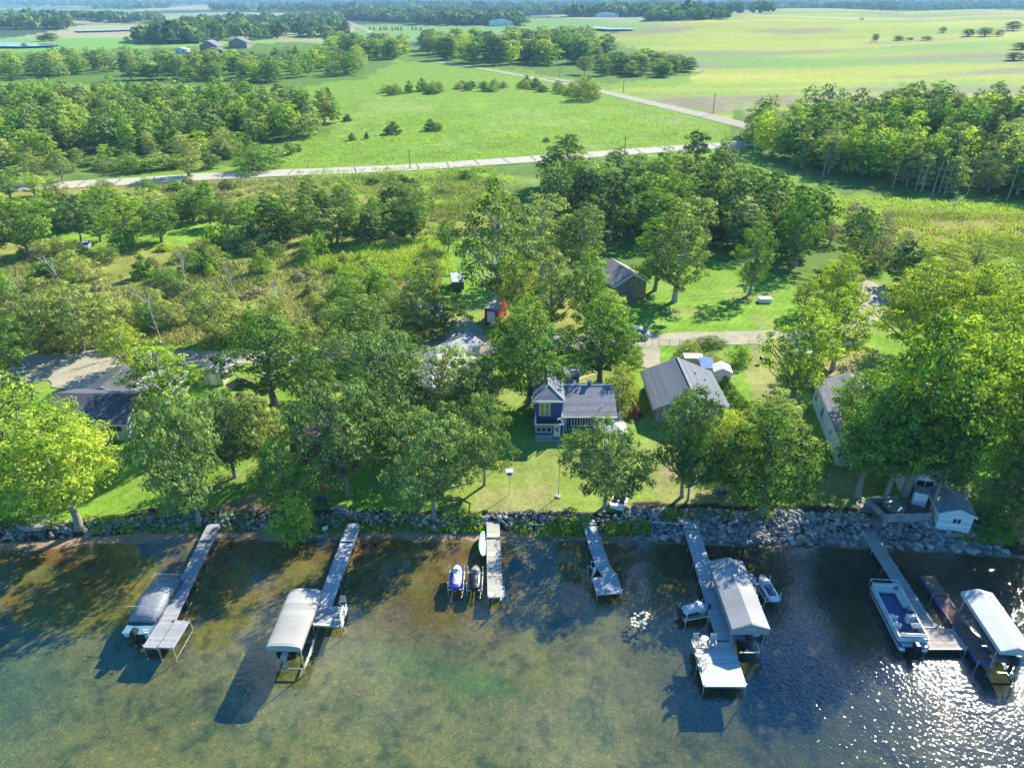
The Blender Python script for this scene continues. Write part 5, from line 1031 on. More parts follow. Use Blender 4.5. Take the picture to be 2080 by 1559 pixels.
def rail(name, lab, cat, p, parts, rz=0.): 
    o = thing(name, lab, cat, p, rz)
    for nm, s, m in parts: s.build(nm, m, o)
    return o
# ladder racks, swim ladders, roller ramp
s = MB(); 
for x in (-.35, .35): s.tube([(x, 0, 0), (x, 0, 1.0), (x, .5, 1.0), (x, .5, .1)], .03, 6)
r2 = MB()
for z in (.1, .4, .7): r2.box((0, 0, z), (.7, .08, .05))
for i, (x, y, z, rz, lab) in enumerate([(-13.95, 43.2, .5, 90, "white swim ladder at the far side of the L shaped dock end"), (-13.95, 41.9, .5, 90, "white swim ladder at the outer corner of the L shaped dock end"), (-.85, 44.9, .45, 60, "swim ladder at the outer corner of the straight white dock"), (7.4, 47.9, .45, 60, "swim ladder in the notch of the crooked dock")]):
    o = thing("swim_ladder", lab, "ladder", (x, y, z), R(rz)); a = MB(); a.v, a.f = list(s.v), list(s.f); a.build("rail", white_trim, o); a = MB(); a.v, a.f = list(r2.v), list(r2.f); a.build("rung", white_trim, o)
o = thing("bench", "low bench with two folded towels at the edge of the L shaped dock end", "bench", (-14.3, 42.5, .64), R(90)); s = MB(); s.box((0, 0, .42), (1.2, .4, .06)); s.build("seat", dock_wood, o)
for x in (-.5, .5): s = MB(); s.box((x, 0, .2), (.06, .35, .4)); s.build("leg", alu, o)
s = MB(); s.box((0, -.2, .7), (1.2, .05, .4)); s.build("backrest", white_trim, o)
g = P(697, 1218, 1.2); o = thing("dock_sign", "small square white sign on a stake at the L shaped dock end", "sign", (g[0], g[1], .6)); s = MB(); s.box((0, 0, .8), (.5, .04, .6)); s.build("board", M("pale_sign", (.6, .5, .48)), o); s = MB(); s.box((0, .04, .3), (.05, .04, 1.2)); s.build("stake", alu, o)
g = G(663, 1090); o = thing("shore_sign", "small white sign on a post at the shore left of the L shaped dock", "sign", g, R(20)); s = MB(); s.box((0, 0, 1.1), (.55, .04, .45), rz=.2); s.build("board", M("pale_sign2", (.62, .62, .64)), o); s = MB(); s.box((0, .04, .5), (.06, .05, 1.2)); s.build("stake", alu, o)
# ================================================================== BOAT LIFTS WITH CANOPIES
def lift_frame(o, W, L, top, mat=alu):
    for x in (-1, 1):
        for y in (-1, 1):
            s = MB(); s.tube([(x * W / 2, y * L / 2, -1.0), (x * W / 2, y * L / 2, top)], .05, 6); s.build("post", mat, o)
    s = MB()
    for x in (-1, 1): s.box((x * W / 2, 0, top), (.07, L, .07)); s.box((x * W / 2, 0, -.5), (.1, L, .1))
    for y in (-1, 0, 1): s.box((0, y * L / 2, -.5), (W, .1, .1))
    s.build("frame", mat, o)
def canopy(o, W, L, top, rise, mat, style, drop=.3, nseg=12, taper=.25):
    """fabric canopy; style 'round' or 'gable'"""
    rings = []
    prof = [(math.cos(math.pi * k / nseg), math.sin(math.pi * k / nseg)) for k in range(nseg + 1)] if style == 'round' else [(1, 0), (.5, .5), (0, 1), (-.5, .5), (-1, 0)]
    ys = [-1, -.985, -.9, -.5, 0, .5, .9, .985, 1] if style == 'round' else [-1, -.97, 0, .97, 1]
    for yy in ys:
        k = 1.0
        if style == 'round' and abs(yy) > .95: k = .35 if abs(yy) == 1 else .8
        if style != 'round' and abs(yy) == 1: k = .9
        r = [(-W / 2 * 1.0, yy * L / 2, top - drop)] + [(-a * W / 2 * (1 if style != 'round' else 1), yy * L / 2, top + b * rise * k) for a, b in prof] + [(W / 2, yy * L / 2, top - drop)]
        rings.append(r)
    s = MB(); s.loft(rings, closed=False)
    inner = [[(p[0] * .985, p[1] * .995, p[2] - .03) for p in r] for r in rings]; s.loft(inner, closed=False)
    n = len(rings[0])
    for r in (rings[0], rings[-1]): s.add(r, [tuple(range(n))])
    return s.build("canopy", mat, o, smooth=False)
o = thing("boat_lift", "boat lift with a rounded tan ribbed canopy left of the L shaped dock", "boat lift", (-17.45, 41.1, 0), R(-2)); lift_frame(o, 2.3, 5.4, 2.1)
canopy(o, 2.75, 6.1, 2.15, .34, M("tan_canvas", (.40, .385, .36), rough=.75, var=.08, scale=2, stripes=('Y', .65, .86, .06)), 'round', drop=.3)
o = thing("boat_lift", "boat lift with a gabled grey canopy between the long pale dock and its walkway", "boat lift", (18.75, 43.4, 0), R(0)); lift_frame(o, 2.6, 6.9, 2.5)
cg = canopy(o, 3.0, 7.6, 2.55, .55, M("grey_blue_canvas", (.30, .31, .33), rough=.7, var=.08, scale=1, stripes=("Y", .62, .88, .05)), 'gable', drop=.6)
s = MB()
for k in range(6): s.box((-.25 + k * .1, -3.83, 2.55), (.07, .012, .09)); 
s.build("letter_strip", white_trim, cg)
o = thing("boat_lift", "boat lift with a white peaked canopy right of the red brown dock", "boat lift", (38.6, 40.6, 0), R(-4)); lift_frame(o, 2.2, 5.2, 2.35)
canopy(o, 2.5, 6.2, 2.4, .42, M("white_lift_canvas", (.52, .55, .52), rough=.6, var=.12, scale=1), 'gable', drop=.35)
# ================================================================== BOATS
hull_w = M("white_hull", (.70, .72, .74), rough=.25, var=.05, spec=.6); dark_cover = M("charcoal_boat_cover", (.22, .235, .26), rough=.5, var=.35, scale=2.5, bump=.6); tube_alu = M("pontoon_aluminium", (.50, .55, .60), rough=.3, metal=.6, var=.08)
black = M("black_plastic", (.02, .02, .025), rough=.35, var=.3); navy = M("navy_deck", (.05, .10, .22), rough=.8, var=.1); seatm = M("cream_vinyl", (.60, .58, .54), rough=.5, var=.08)
def outboard(o, y, z=.45, x=0, mat=None):
    m = thing  # keep the motor a part of its boat
    s = MB(); s.loft([[(x + a * w_, y + b * l_ - .1, z + h_) for a, b in ((-1, -1), (1, -1), (1, 1), (-1, 1))] for h_, w_, l_ in ((.25, .16, .22), (.45, .22, .32), (.75, .2, .3), (.88, .12, .2))])
    s.box((x, y - .1, z - .25), (.14, .22, 1.0)); s.box((x, y - .1, z - .75), (.1, .5, .06)); q = s.build("outboard_motor", mat or black, o)
    s = MB(); s.tube([(x, y - .38, z - .7), (x, y - .42, z - .7)], .15, 8); s.build("propeller", alu, q)
def pontoon(o, W, L, z=.35):
    for x in (-1, 1):
        s = MB(); n = [(-L / 2, .2), (-L / 2 + .15, .28), (L / 2 - .9, .28), (L / 2 - .3, .2), (L / 2, .04)]
        s.tube([(x * (W / 2 - .3), a, z + (0 if i < 3 else .08 * (i - 2))) for i, (a, b) in enumerate(n)], [b for a, b in n], 12); s.build("pontoon_tube", tube_alu, o, smooth=True)
    s = MB(); s.box((0, 0, z + .33), (W, L - .3, .09)); s.build("deck", navy, o)
o = thing("pontoon_boat", "pontoon boat under a dark cover moored at the left most dock", "boat", (-30.35, 43.9, 0), R(-3)); pontoon(o, 2.3, 6.2)
rings = []
for yy, hw_, hh_ in ((-2.0, 1.0, .25), (-1.95, 1.1, .5), (-1.0, 1.14, .62), (0, 1.14, .95), (1.0, 1.14, .8), (2.2, 1.1, .66), (2.8, .9, .55), (2.95, .7, .25)):
    rings.append([(-hw_ * 1.02, yy, .72), (-hw_, yy, .72 + hh_ * .75), (-hw_ * .45, yy, .72 + hh_ * .95), (0, yy, .72 + hh_ * 1.05), (hw_ * .45, yy, .72 + hh_ * .95), (hw_, yy, .72 + hh_ * .75), (hw_ * 1.02, yy, .72)])
s = MB(); s.loft(rings, closed=True); s.build("cover", dark_cover, o, smooth=True)
s = MB(); s.box((0, -2.75, .78), (2.2, .9, .06)); s.build("stern_deck", M("teal_deck", (.10, .22, .28)), o); outboard(o, -3.1); 
s = MB()
for x in (-.85, -.5): s.tube([(x + 1.6, -3.1, .1), (x + 1.6, -3.1, 1.3)], .025, 5)
for z in (.3, .6, .9, 1.2): s.box((.92, -3.1, z), (.36, .05, .04))
s.build("ladder", white_trim, o)
s = MB(); s.tube([(-1.5, -1.2, .8), (-1.5, -1.2, 1.75), (1.5, -1.2, 1.75), (1.5, -1.2, .8)], .03, 6); s.tube([(-1.2, 2.9, .8), (-1.2, 2.9, 1.45), (1.2, 2.9, 1.45), (1.2, 2.9, .8)], .03, 6); s.tube([(-1.2, 2.3, 1.45), (-1.2, 2.9, 1.45)], .03, 6); s.build("bimini_frame", alu, o)
o = thing("pontoon_boat", "open white pontoon boat with cream seats and blue floor beside the weathered dock", "boat", (32.2, 42.8, 0), R(-4)); pontoon(o, 2.35, 6.9)
s = MB()
for x in (-1.12, 1.12):
    for y0, y1 in ((-2.9, -1.6), (-1.5, -.1), (0, 1.3), (1.4, 2.9)): s.box((x, (y0 + y1) / 2, 1.05), (.05, y1 - y0, .55))
s.box((-.65, 2.95, 1.05), (.9, .05, .55)); s.box((.65, 2.95, 1.05), (.9, .05, .55)); s.box((0, -2.95, 1.05), (2.2, .05, .45)); s.build("side_panel", hull_w, o)
s = MB()
for z in (1.42,): s.tube([(-1.14, -2.9, z), (-1.14, 2.95, z), (1.14, 2.95, z), (1.14, -2.9, z), (-1.14, -2.9, z)], .03, 6)
s.tube([(-1.1, 3.4, .8), (-1.1, 3.4, 1.4), (1.1, 3.4, 1.4), (1.1, 3.4, .8)], .03, 6); s.tube([(-1.1, 2.95, 1.4), (-1.1, 3.4, 1.4)], .03, 5); s.tube([(1.1, 2.95, 1.4), (1.1, 3.4, 1.4)], .03, 5); s.build("rail", white_trim, o)
for (x, y, a, b) in ((-.2, 2.55, 1.7, .5), (.85, 1.6, .45, 1.9), (-.75, -.6, .55, .7), (-.75, -1.4, .55, .7), (0, -2.5, 1.9, .55)):
    s = MB(); s.box((x, y, .98), (a, b, .32)); q = s.build("seat", seatm, o, bevel=.05); s = MB()
    s.box((x + (a / 2 - .06 if x > .5 else 0), y + (b / 2 - .06 if abs(x) < .5 and y > 0 else (-b / 2 + .06 if x <= .5 else 0)), 1.3), (.14 if x > .5 else a, b if x > .5 else .14, .4)); s.build("backrest", seatm, q, bevel=.03)
s = MB(); s.box((.6, -.75, 1.15), (.7, .55, .75), tap=.8); q = s.build("console", hull_w, o, bevel=.05); s = MB(); s.box((.6, -.5, 1.6), (.6, .04, .3)); s.build("windscreen", black, q); s = MB(); s.tube([(.6 + .2 * math.cos(k * .785), -1.08, 1.45 + .2 * math.sin(k * .785)) for k in range(9)], .02, 5); s.build("steering_wheel", black, q)
s = MB(); s.tube([(.62, -1.55, .75), (.62, -1.55, 1.15)], .06, 6); s.box((.62, -1.55, 1.2), (.55, .5, .14)); s.box((.62, -1.8, 1.45), (.55, .12, .5)); s.build("helm_chair", seatm, o, bevel=.03); outboard(o, -3.5); s = MB(); s.box((0, -3.2, .75), (1.9, .35, .05)); s.build("stern_deck", tube_alu, o)
def runabout(o, L, W, mat, z=.35, cover=None, flip=1):
    """V hull: bow towards +Y*flip"""
    rings = []
    for t_, wd, zk, zs in ((-1, .82, .0, .72), (-.6, .95, -.02, .72), (0, 1.0, 0, .76), (.45, .86, .06, .82), (.75, .58, .2, .88), (.93, .25, .4, .93), (1, .04, .62, .96)):
        y = t_ * L / 2 * flip; w_ = W / 2 * wd; rings.append([(-w_, y, z + zs), (-w_ * .92, y, z + zs * .4 + zk * .5), (0, y, z + zk), (w_ * .92, y, z + zs * .4 + zk * .5), (w_, y, z + zs), (w_ * .9, y, z + zs + .02), (0, y, z + zs + .02), (-w_ * .9, y, z + zs + .02)])
    s = MB(); s.loft(rings); s.build("hull", mat, o, smooth=False)
    if cover:
        rg = []
        for t_, wd, h_ in ((-.98, .84, .12), (-.6, .97, .3), (-.1, 1.02, .62), (.1, .98, .6), (.45, .88, .3), (.8, .5, .14), (.98, .1, .04)):
            y = t_ * L / 2 * flip; w_ = W / 2 * wd * 1.02; zt = z + .80 + .1 * max(0, t_); rg.append([(-w_, y, zt - .16), (-w_ * .55, y, zt + h_ * .75), (0, y, zt + h_), (w_ * .55, y, zt + h_ * .75), (w_, y, zt - .16)])
        s = MB(); s.loft(rg, closed=False); a = [[(p[0] * .97, p[1], p[2] - .05) for p in r] for r in rg]; s.loft(a, closed=False); s.build("cover", cover, o, smooth=False)
o = thing("motor_boat", "motor boat in the lift under the gabled grey canopy", "boat", (18.75, 43.2, .25)); runabout(o, 6.2, 2.1, navy, cover=M("slate_cover", (.16, .18, .2), bump=.5, var=.2)); outboard(o, -3.3, .75)
s = MB(); s.box((.7, -3.0, 1.15), (.55, .4, .1)); s.build("swim_pad", white_trim, o)
o = thing("motor_boat", "dark motor boat hanging in the lift under the tan canopy", "boat", (-17.4, 40.9, .25), R(-2)); runabout(o, 5.4, 1.9, black, cover=None); outboard(o, -2.9, .75, mat=M("grey_motor", (.3, .32, .34)))
o = thing("motor_boat", "blue grey motor boat in the lift under the white peaked canopy", "boat", (38.55, 40.5, .25), R(-4)); runabout(o, 5.4, 1.9, M("slate_hull", (.12, .14, .18), rough=.3)); outboard(o, -2.95, .7); outboard(o, -2.9, .6, x=.5, mat=M("grey_motor", (.3, .32, .34)))
g = G(1676, 800); o = thing("covered_boat", "boat under a wrinkled silver cover on a trailer near the white house", "boat", (g[0], g[1], g[2] + .35), R(28)); silver = M("silver_cover", (.42, .44, .48), rough=.5, var=.25, scale=3, bump=.8); runabout(o, 5.6, 2.1, hull_w, z=.1, cover=silver); s = MB()
s.box((0, 0, -.05), (1.2, 4.6, .1)); s.box((0, 3.4, -.05), (.1, 2.6, .1)); s.build("trailer", alu, o)
for x in (-.85, .85): s = MB(); s.tube([(x - .1, -.8, -.08), (x + .1, -.8, -.08)], .3, 12); s.build("wheel", black, o)
# jet skis
def jetski(lab, x, y, rz, body, top, seat, z=.35, cover=None, name="jet_ski"):
    o = thing(name, lab, "jet ski", (x, y, z), R(rz)); L_ = 2.9; rings = []
    for t_, wd, zk, zs in ((-1, .78, .1, .42), (-.9, .9, .04, .46), (-.3, .98, 0, .5), (.25, 1.0, .02, .55), (.6, .84, .1, .6), (.85, .5, .24, .62), (1, .1, .42, .6)):
        yy = t_ * L_ / 2; w_ = .56 * wd; rings.append([(-w_, yy, zs * .75), (-w_ * .7, yy, zk + .08), (0, yy, zk), (w_ * .7, yy, zk + .08), (w_, yy, zs * .75), (w_ * .86, yy, zs), (0, yy, zs + .04), (-w_ * .86, yy, zs)])
    s = MB(); s.loft(rings); s.build("hull", body, o, smooth=True)
    rg = []
    for t_, wd, h_ in ((-.75, .30, .46), (-.62, .36, .72), (-.2, .36, .76), (.05, .34, .80), (.12, .40, .95), (.3, .5, .92), (.6, .42, .74), (.86, .2, .62)):
        yy = t_ * L_ / 2; rg.append([(-wd * .95, yy, .44), (-wd * .8, yy, h_ * .85), (-wd * .35, yy, h_), (wd * .35, yy, h_), (wd * .8, yy, h_ * .85), (wd * .95, yy, .44)])
    s = MB(); s.loft(rg[3:]); s.build("cowl", top, o, smooth=True); s = MB(); s.loft(rg[:4]); s.build("seat", seat, o, smooth=True)
    s = MB(); s.tube([(-.36, .1, 1.0), (-.12, .2, 1.0), (.12, .2, 1.0), (.36, .1, 1.0)], .035, 6); s.tube([(0, .2, .85), (0, .2, 1.0)], .06, 6); s.build("handlebar", black, o)
    if cover is not None:
        rg2 = [[(p[0] * 1.35, p[1], p[2] * 1.06 + (.0 if 0 < i < 5 else -.0)) for i, p in enumerate(r)] for r in rg]; s = MB(); s.loft(rg2); s.build("cover", cover, o, smooth=True)
    return o
def ski_lift(lab, x, y, rz, W=1.35, L=2.4):
    o = thing("jet_ski_lift", lab, "jet ski lift", (x, y, 0), R(rz)); s = MB()
    for a in (-1, 1): s.box((a * W / 2, 0, .45), (.07, L, .09)); s.box((a * .3, 0, .33), (.1, L * .85, .08))
    for b in (-1, 1): s.box((0, b * L / 2 * .9, .3), (W, .07, .07))
    s.build("frame", white_trim, o)
    for a in (-1, 1):
        for b in (-1, 1): s = MB(); s.tube([(a * W / 2, b * L * .42, -.9), (a * W / 2, b * L * .42, 1.1)], .04, 6); s.build("post", white_trim, o)
gb = M("cobalt_gelcoat", (.05, .05, .42), rough=.25, spec=.7); wv = M("white_gelcoat", (.7, .72, .76), rough=.25, spec=.6); bk = M("black_seat", (.03, .03, .035), rough=.5); ggrey = M("grey_gelcoat", (.26, .25, .25), rough=.35, var=.1); pale = M("silver_ski_cover", (.46, .50, .56), rough=.55, var=.15, scale=3, bump=.5)
jetski("cobalt blue and white jet ski, the outer one left of the straight white dock", -4.95, 47.3, 0, gb, wv, wv); jetski("grey and black jet ski next to the straight white dock", -3.3, 47.2, 0, black, ggrey, bk)
ski_lift("double jet ski lift frame, outer half holding the cobalt jet ski", -4.95, 47.2, 0); ski_lift("double jet ski lift frame, inner half holding the grey jet ski", -3.3, 47.1, 0)
g = P(1410, 1240, .6); jetski("black jet ski under a silver cover left of the long pale dock", g[0], g[1], -78, black, wv, bk, cover=pale); ski_lift("white lift frame under the silver covered jet ski left of the long pale dock", g[0], g[1], -78)
g = P(1559, 1196, .6); jetski("silver and navy jet ski right of the walkway beside the gabled canopy", g[0], g[1], 8, wv, wv, navy, cover=None); ski_lift("white lift frame under the silver and navy jet ski at the right of the walkway", g[0], g[1], 8)
# paddle boards leaned on the white dock
mint = M("mint_board", (.16, .55, .26), rough=.3); whi = M("board_deck", (.66, .68, .60), rough=.35)
for i, (x, y, lab) in enumerate(((-2.85, 52.0, "mint green paddle board at the straight white dock, the one nearer the shore"), (-2.75, 51.6, "mint green paddle board at the straight white dock, the one nearer the jet skis"))):
    o = thing("paddle_board", lab, "paddle board", (x, y, .55), R(-3)); o.rotation_euler = (0, R(38 - i * 12), R(-3 + 3 * i)); sh = [(.38 * math.sqrt(max(0, 1 - abs(t_) ** 2.6)), t_ * 1.55) for t_ in np.linspace(-1, 1, 17)]
    pl = [(w_, y_, .1) for w_, y_ in sh] + [(-w_, y_, .1) for w_, y_ in sh[::-1][1:-1]]; s = MB(); s.slab(pl, .1); s.build("board", mint, o)
    s = MB(); s.slab([(p[0] * .5, p[1] * .6, .112) for p in pl], .01); s.build("deck_pad", whi, o)
# pedal boat on the lawn
g = G(1257, 1024); o = thing("pedal_boat", "white pedal boat with two dark seats on the grass beside an oak", "boat", g, R(-22)); s = MB()
s.loft([[(a * w_, y_, z_) for a, z_ in ((-1, .5), (-.9, .1), (.9, .1), (1, .5))] for y_, w_ in ((-1.0, .7), (-.8, .8), (.6, .8), (1.05, .55))]); s.build("hull", hull_w, o)
for x in (-.35, .35): s = MB(); s.box((x, -.1, .6), (.5, .6, .2)); s.box((x, .25, .8), (.5, .12, .5)); s.build("seat", black, o, bevel=.04)
# ================================================================== DOCK FURNITURE
chair_m = M("grey_sling", (.40, .39, .38), rough=.7); frame_m = M("sand_frame", (.55, .50, .45), rough=.5)
def deck_chair(lab, x, y, rz, z=.74):
    o = thing("patio_chair", lab, "chair", (x, y, z), R(rz)); s = MB(); s.box((0, 0, .4), (.5, .5, .04)); s.build("seat", chair_m, o)
    s = MB(); s.add([(-.25, .24, .4), (.25, .24, .4), (.25, .42, .98), (-.25, .42, .98), (-.25, .27, .4), (.25, .27, .4), (.25, .45, .98), (-.25, .45, .98)], [(0, 1, 2, 3), (7, 6, 5, 4), (0, 4, 5, 1), (1, 5, 6, 2), (2, 6, 7, 3), (3, 7, 4, 0)]); s.build("backrest", chair_m, o)
    for a in (-.25, .25):
        s = MB(); s.box((a, 0, .62), (.05, .5, .04)); s.build("armrest", frame_m, o)
        for b in (-.23, .23): s = MB(); s.box((a, b, .3), (.04, .04, .62)); s.build("leg", frame_m, o)
def side_table(lab, x, y, z=.74, r=.32):
    o = thing("patio_table", lab, "table", (x, y, z)); s = MB(); s.tube([(0, 0, .5), (0, 0, .55)], r, 18); s.build("tabletop", frame_m, o); s = MB(); s.tube([(0, 0, .04), (0, 0, .5)], .04, 8); s.tube([(0, 0, 0), (0, 0, .05)], .2, 10); s.build("pedestal", frame_m, o)
def fur(px, py): 
    p = P(px, py, 1.0); return p[0], p[1]
deck_chair("sling chair at the shore side corner of the dock platform, the left one", *fur(1416, 1307), 10); deck_chair("sling chair at the shore side corner of the dock platform, right of the round table", *fur(1447, 1308), -15)
deck_chair("sling chair turned to the water behind the left corner chair", *fur(1421, 1325), 80); deck_chair("sling chair half way down the left edge of the dock platform", *fur(1427, 1345), 80)
side_table("round cream table between the two corner chairs on the dock platform", *fur(1431, 1301)); side_table("round sand coloured table on the left edge of the dock platform", *fur(1419, 1333))
wc = M("white_resin", (.74, .75, .78), rough=.5)
for i, (px, py, rz, lab) in enumerate(((1704, 943, -30, "white adirondack chair before the white house, the left one"), (1728, 948, 30, "white adirondack chair before the white house, the right one"))):
    g = G(px, py); o = thing("adirondack_chair", lab, "chair", g, R(rz)); s = MB(); s.box((0, 0, .38), (.6, .6, .05)); s.build("seat", wc, o); s = MB(); s.add([(-.3, .28, .35), (.3, .28, .35), (.22, .6, 1.1), (-.22, .6, 1.1), (-.3, .33, .35), (.3, .33, .35), (.22, .65, 1.1), (-.22, .65, 1.1)], [(0, 1, 2, 3), (7, 6, 5, 4), (0, 4, 5, 1), (1, 5, 6, 2), (2, 6, 7, 3), (3, 7, 4, 0)]); s.build("backrest", wc, o)
    for a in (-.36, .36): s = MB(); s.box((a, 0, .6), (.14, .8, .04)); s.build("armrest", wc, o); s = MB(); s.box((a, -.3, .3), (.07, .08, .6)); s.build("leg", wc, o)
g = G(1716, 948); o = thing("picnic_table", "white picnic table between the adirondack chairs before the white house", "table", g, R(10)); s = MB(); s.box((0, .4, .72), (1.5, .7, .05)); s.build("tabletop", wc, o)
for y in (-.2, 1.0): s = MB(); s.box((0, y, .42), (1.5, .25, .05)); s.build("bench_seat", wc, o)
s = MB(); 
for x in (-.6, .6): s.box((x, .4, .35), (.06, 1.3, .06)); s.box((x, .4, .3), (.06, .4, .8))
s.build("frame", wc, o)
# shore bench, steps, fire rings, stone ring, umbrella, yard posts
g = G(692, 1046); o = thing("park_bench", "grey wooden bench on the grass above the L shaped dock", "bench", g); s = MB(); s.box((0, 0, .45), (1.35, .45, .06)); s.build("seat", stonew, o); s = MB(); s.box((0, .28, .8), (1.35, .06, .45)); s.build("backrest", stonew, o)
for x in (-.6, .6): s = MB(); s.box((x, .05, .22), (.08, .5, .46)); s.build("leg", stonew, o)
for px, py, lab in ((533, 1078, "grey wooden steps going down the stone bank between the two left docks"), (756, 1060, "weathered wooden steps half hidden in the stone bank right of the L shaped dock")):
    g = G(px, py); o = thing("steps", lab, "steps", (g[0], g[1], g[2] - .3))
    for k in range(3): s = MB(); s.box((0, k * .4, .1 + k * .28), (1.3, .36, .12)); s.build("step", stonew, o)
rust = M("rusty_metal", (.28, .10, .06), rough=.9, var=.4)
for px, py, lab in ((308, 1042, "round rusty fire ring on the lawn beside the left most dock"), (1060, 1056, "dark stone fire ring at the top of the bank on the open lawn"), (1465, 1003, "dark fire ring on the shaded lawn above the long pale dock")):
    g = G(px, py); o = thing("fire_ring", lab, "fire pit", g); s = MB(); ro = [(.5 * math.cos(k * .4488), .5 * math.sin(k * .4488)) for k in range(14)]
    s.loft([[(a * q, b * q, zz) for a, b in ro] for q, zz in ((1.05, -.05), (1, .32), (.82, .32), (.8, .02))], cap=False); s.build("ring", rust if 'rusty' in lab else M("dark_stone", (.12, .10, .10), var=.4), o); s = MB(); s.tube([(0, 0, 0), (0, 0, .06)], .4, 12); s.build("ash_bed", M("ash", (.04, .035, .03)), o)
g = G(72, 1063); o = thing("stone_ring", "oval bed of flat grey stone edged with rock near the lake at the left edge", "patio", g); s = MB(); s.loft([[(q * 1.75 * math.cos(k * .3307), q * .85 * math.sin(k * .3307), zz) for k in range(19)] for q, zz in ((1.05, -.2), (1.03, .2), (.93, .24), (.9, .16))]); s.build("slab", M("mottled_stone", (.34, .31, .28), var=.45, scale=3, bump=.5), o)
g = G(667, 1018); o = thing("patio_umbrella", "yellow and red umbrella over a dark table behind the park bench", "umbrella", g); s = MB(); s.loft([[(q * math.cos(k * .785), q * math.sin(k * .785), zz) for k in range(8)] for q, zz in ((.05, 2.15), (.7, 1.9), (.68, 1.86), (.05, 2.1))]); s.build("canopy", M("yellow_canvas", (.62, .36, .05), col2=(.5, .1, .05), scale=2), o); s = MB(); s.tube([(0, 0, 0), (0, 0, 2.1)], .03, 6); s.build("pole", alu, o)
g2 = G(655, 1024); o = thing("grill_table", "dark table below the yellow umbrella", "table", (g2[0], g2[1], g2[2])); s = MB(); s.box((0, 0, .75), (1.0, .7, .06)); s.build("tabletop", black, o)
for x in (-.4, .4):
    for y in (-.28, .28): s = MB(); s.box((x, y, .37), (.06, .06, .74)); s.build("leg", black, o)
g = G(1035, 1003); o = thing("martin_house", "white and blue bird house on a tall thin pole in the open lawn", "bird house", g); s = MB(); s.tube([(0, 0, 0), (0, 0, 2.4)], .03, 6); s.build("pole", alu, o)
s = MB(); s.box((0, 0, 2.65), (.5, .4, .42)); s.build("box", M("bright_blue", (.05, .22, .55)), o); s = MB(); s.slab([(-.34, -.3, 2.95), (.34, -.3, 2.95), (.34, .3, 2.95), (-.34, .3, 2.95)], .07); s.build("roof", white_trim, o)
g = G(1134, 1008); o = thing("flagpole", "thin metal flagpole without a flag in the open lawn", "flagpole", g); s = MB(); s.tube([(0, 0, 0), (0, 0, 5.6)], [.05, .025], 8); s.build("pole", alu, o); s = MB(); s.tube([(0, 0, 5.6), (0, 0, 5.7)], .06, 8); s.build("finial", alu, o); s = MB(); s.tube([(0, 0, 0), (0, 0, .12)], .3, 12); s.build("footing", concrete, o)
g = G(1015, 947); o = thing("clothes_post", "dark post with a short arm at the left edge of the open lawn", "post", g); s = MB(); s.tube([(0, 0, 0), (0, 0, 2.0)], .04, 6); s.build("pole", black, o); s = MB(); s.box((.1, 0, 1.95), (.5, .05, .05)); s.build("arm", black, o)
g = G(1553, 613); o = thing("ground_hatch", "white flat well cover box on the far lawn", "well cover", g); s = MB(); s.box((0, 0, .35), (2.0, 1.2, .7), tap=.92); s.build("box", white_trim, o); s = MB(); s.box((0, 0, .73), (2.1, 1.3, .05)); s.build("lid", white_trim, o)
g = G(1545, 737); o = thing("charcoal_grill", "small black kettle grill on the lawn right of the white shed", "grill", g); s = MB(); s.loft([[(q * math.cos(k * .6283), q * math.sin(k * .6283), zz) for k in range(10)] for q, zz in ((.1, .45), (.28, .6), (.3, .75), (.2, .95), (.05, 1.0))]); s.build("kettle", black, o)
for k in range(3): s = MB(); s.tube([(.15 * math.cos(k * 2.1), .15 * math.sin(k * 2.1), .55), (.35 * math.cos(k * 2.1), .35 * math.sin(k * 2.1), 0)], .02, 5); s.build("leg", alu, o)
# ================================================================== VEHICLES
def car(lab, px, py, rz, mat, name="parked_car", cat="car", L=4.6, W=1.8, h=1.45, suv=0.):
    g = G(px, py); o = thing(name, lab, cat, g, R(rz)); a = L / 2; s = MB()
    s.loft([[(w_ * q, y, z) for q, z in ((-1, z0), (-1, z1), (-.93, z1 + .06), (.93, z1 + .06), (1, z1), (1, z0))] for y, w_, z0, z1 in ((-a, W / 2 * .86, .35, .72), (-a + .2, W / 2 * .97, .25, .85), (-a * .3, W / 2, .22, .9), (a * .4, W / 2, .22, .86), (a - .35, W / 2 * .96, .25, .74), (a, W / 2 * .8, .35, .58))]); s.build("body", mat, o, smooth=False)
    s = MB(); s.loft([[(w_ * q, y, z) for q, z in ((-1, .88), (-.8, zt), (.8, zt), (1, .88))] for y, w_, zt in ((-a * (.8 + .15 * suv), W / 2 * .85, .92 + .4 * suv), (-a * .5, W / 2 * .9, h - .05), (a * .05, W / 2 * .9, h - .05), (a * .42, W / 2 * .88, .93))]); s.build("windows", glass, o)
    s = MB(); s.box((0, -a * .23, h - .01), (W * .68, L * .3, .05)); s.build("roof", mat, o)
    for x in (-1, 1):
        for y in (-1, 1): s = MB(); s.tube([(x * (W / 2 - .2), y * L * .31, .33), (x * (W / 2 + .01), y * L * .31, .33)], .33, 14); q = s.build("wheel", black, o); s = MB(); s.tube([(x * (W / 2 + .01), y * L * .31, .33), (x * (W / 2 + .025), y * L * .31, .33)], .18, 10); s.build("rim", alu, q)
        s = MB(); s.box((x * W * .36, a - .06, .62), (.3, .08, .14)); s.build("headlight", white_trim, o)
    return o
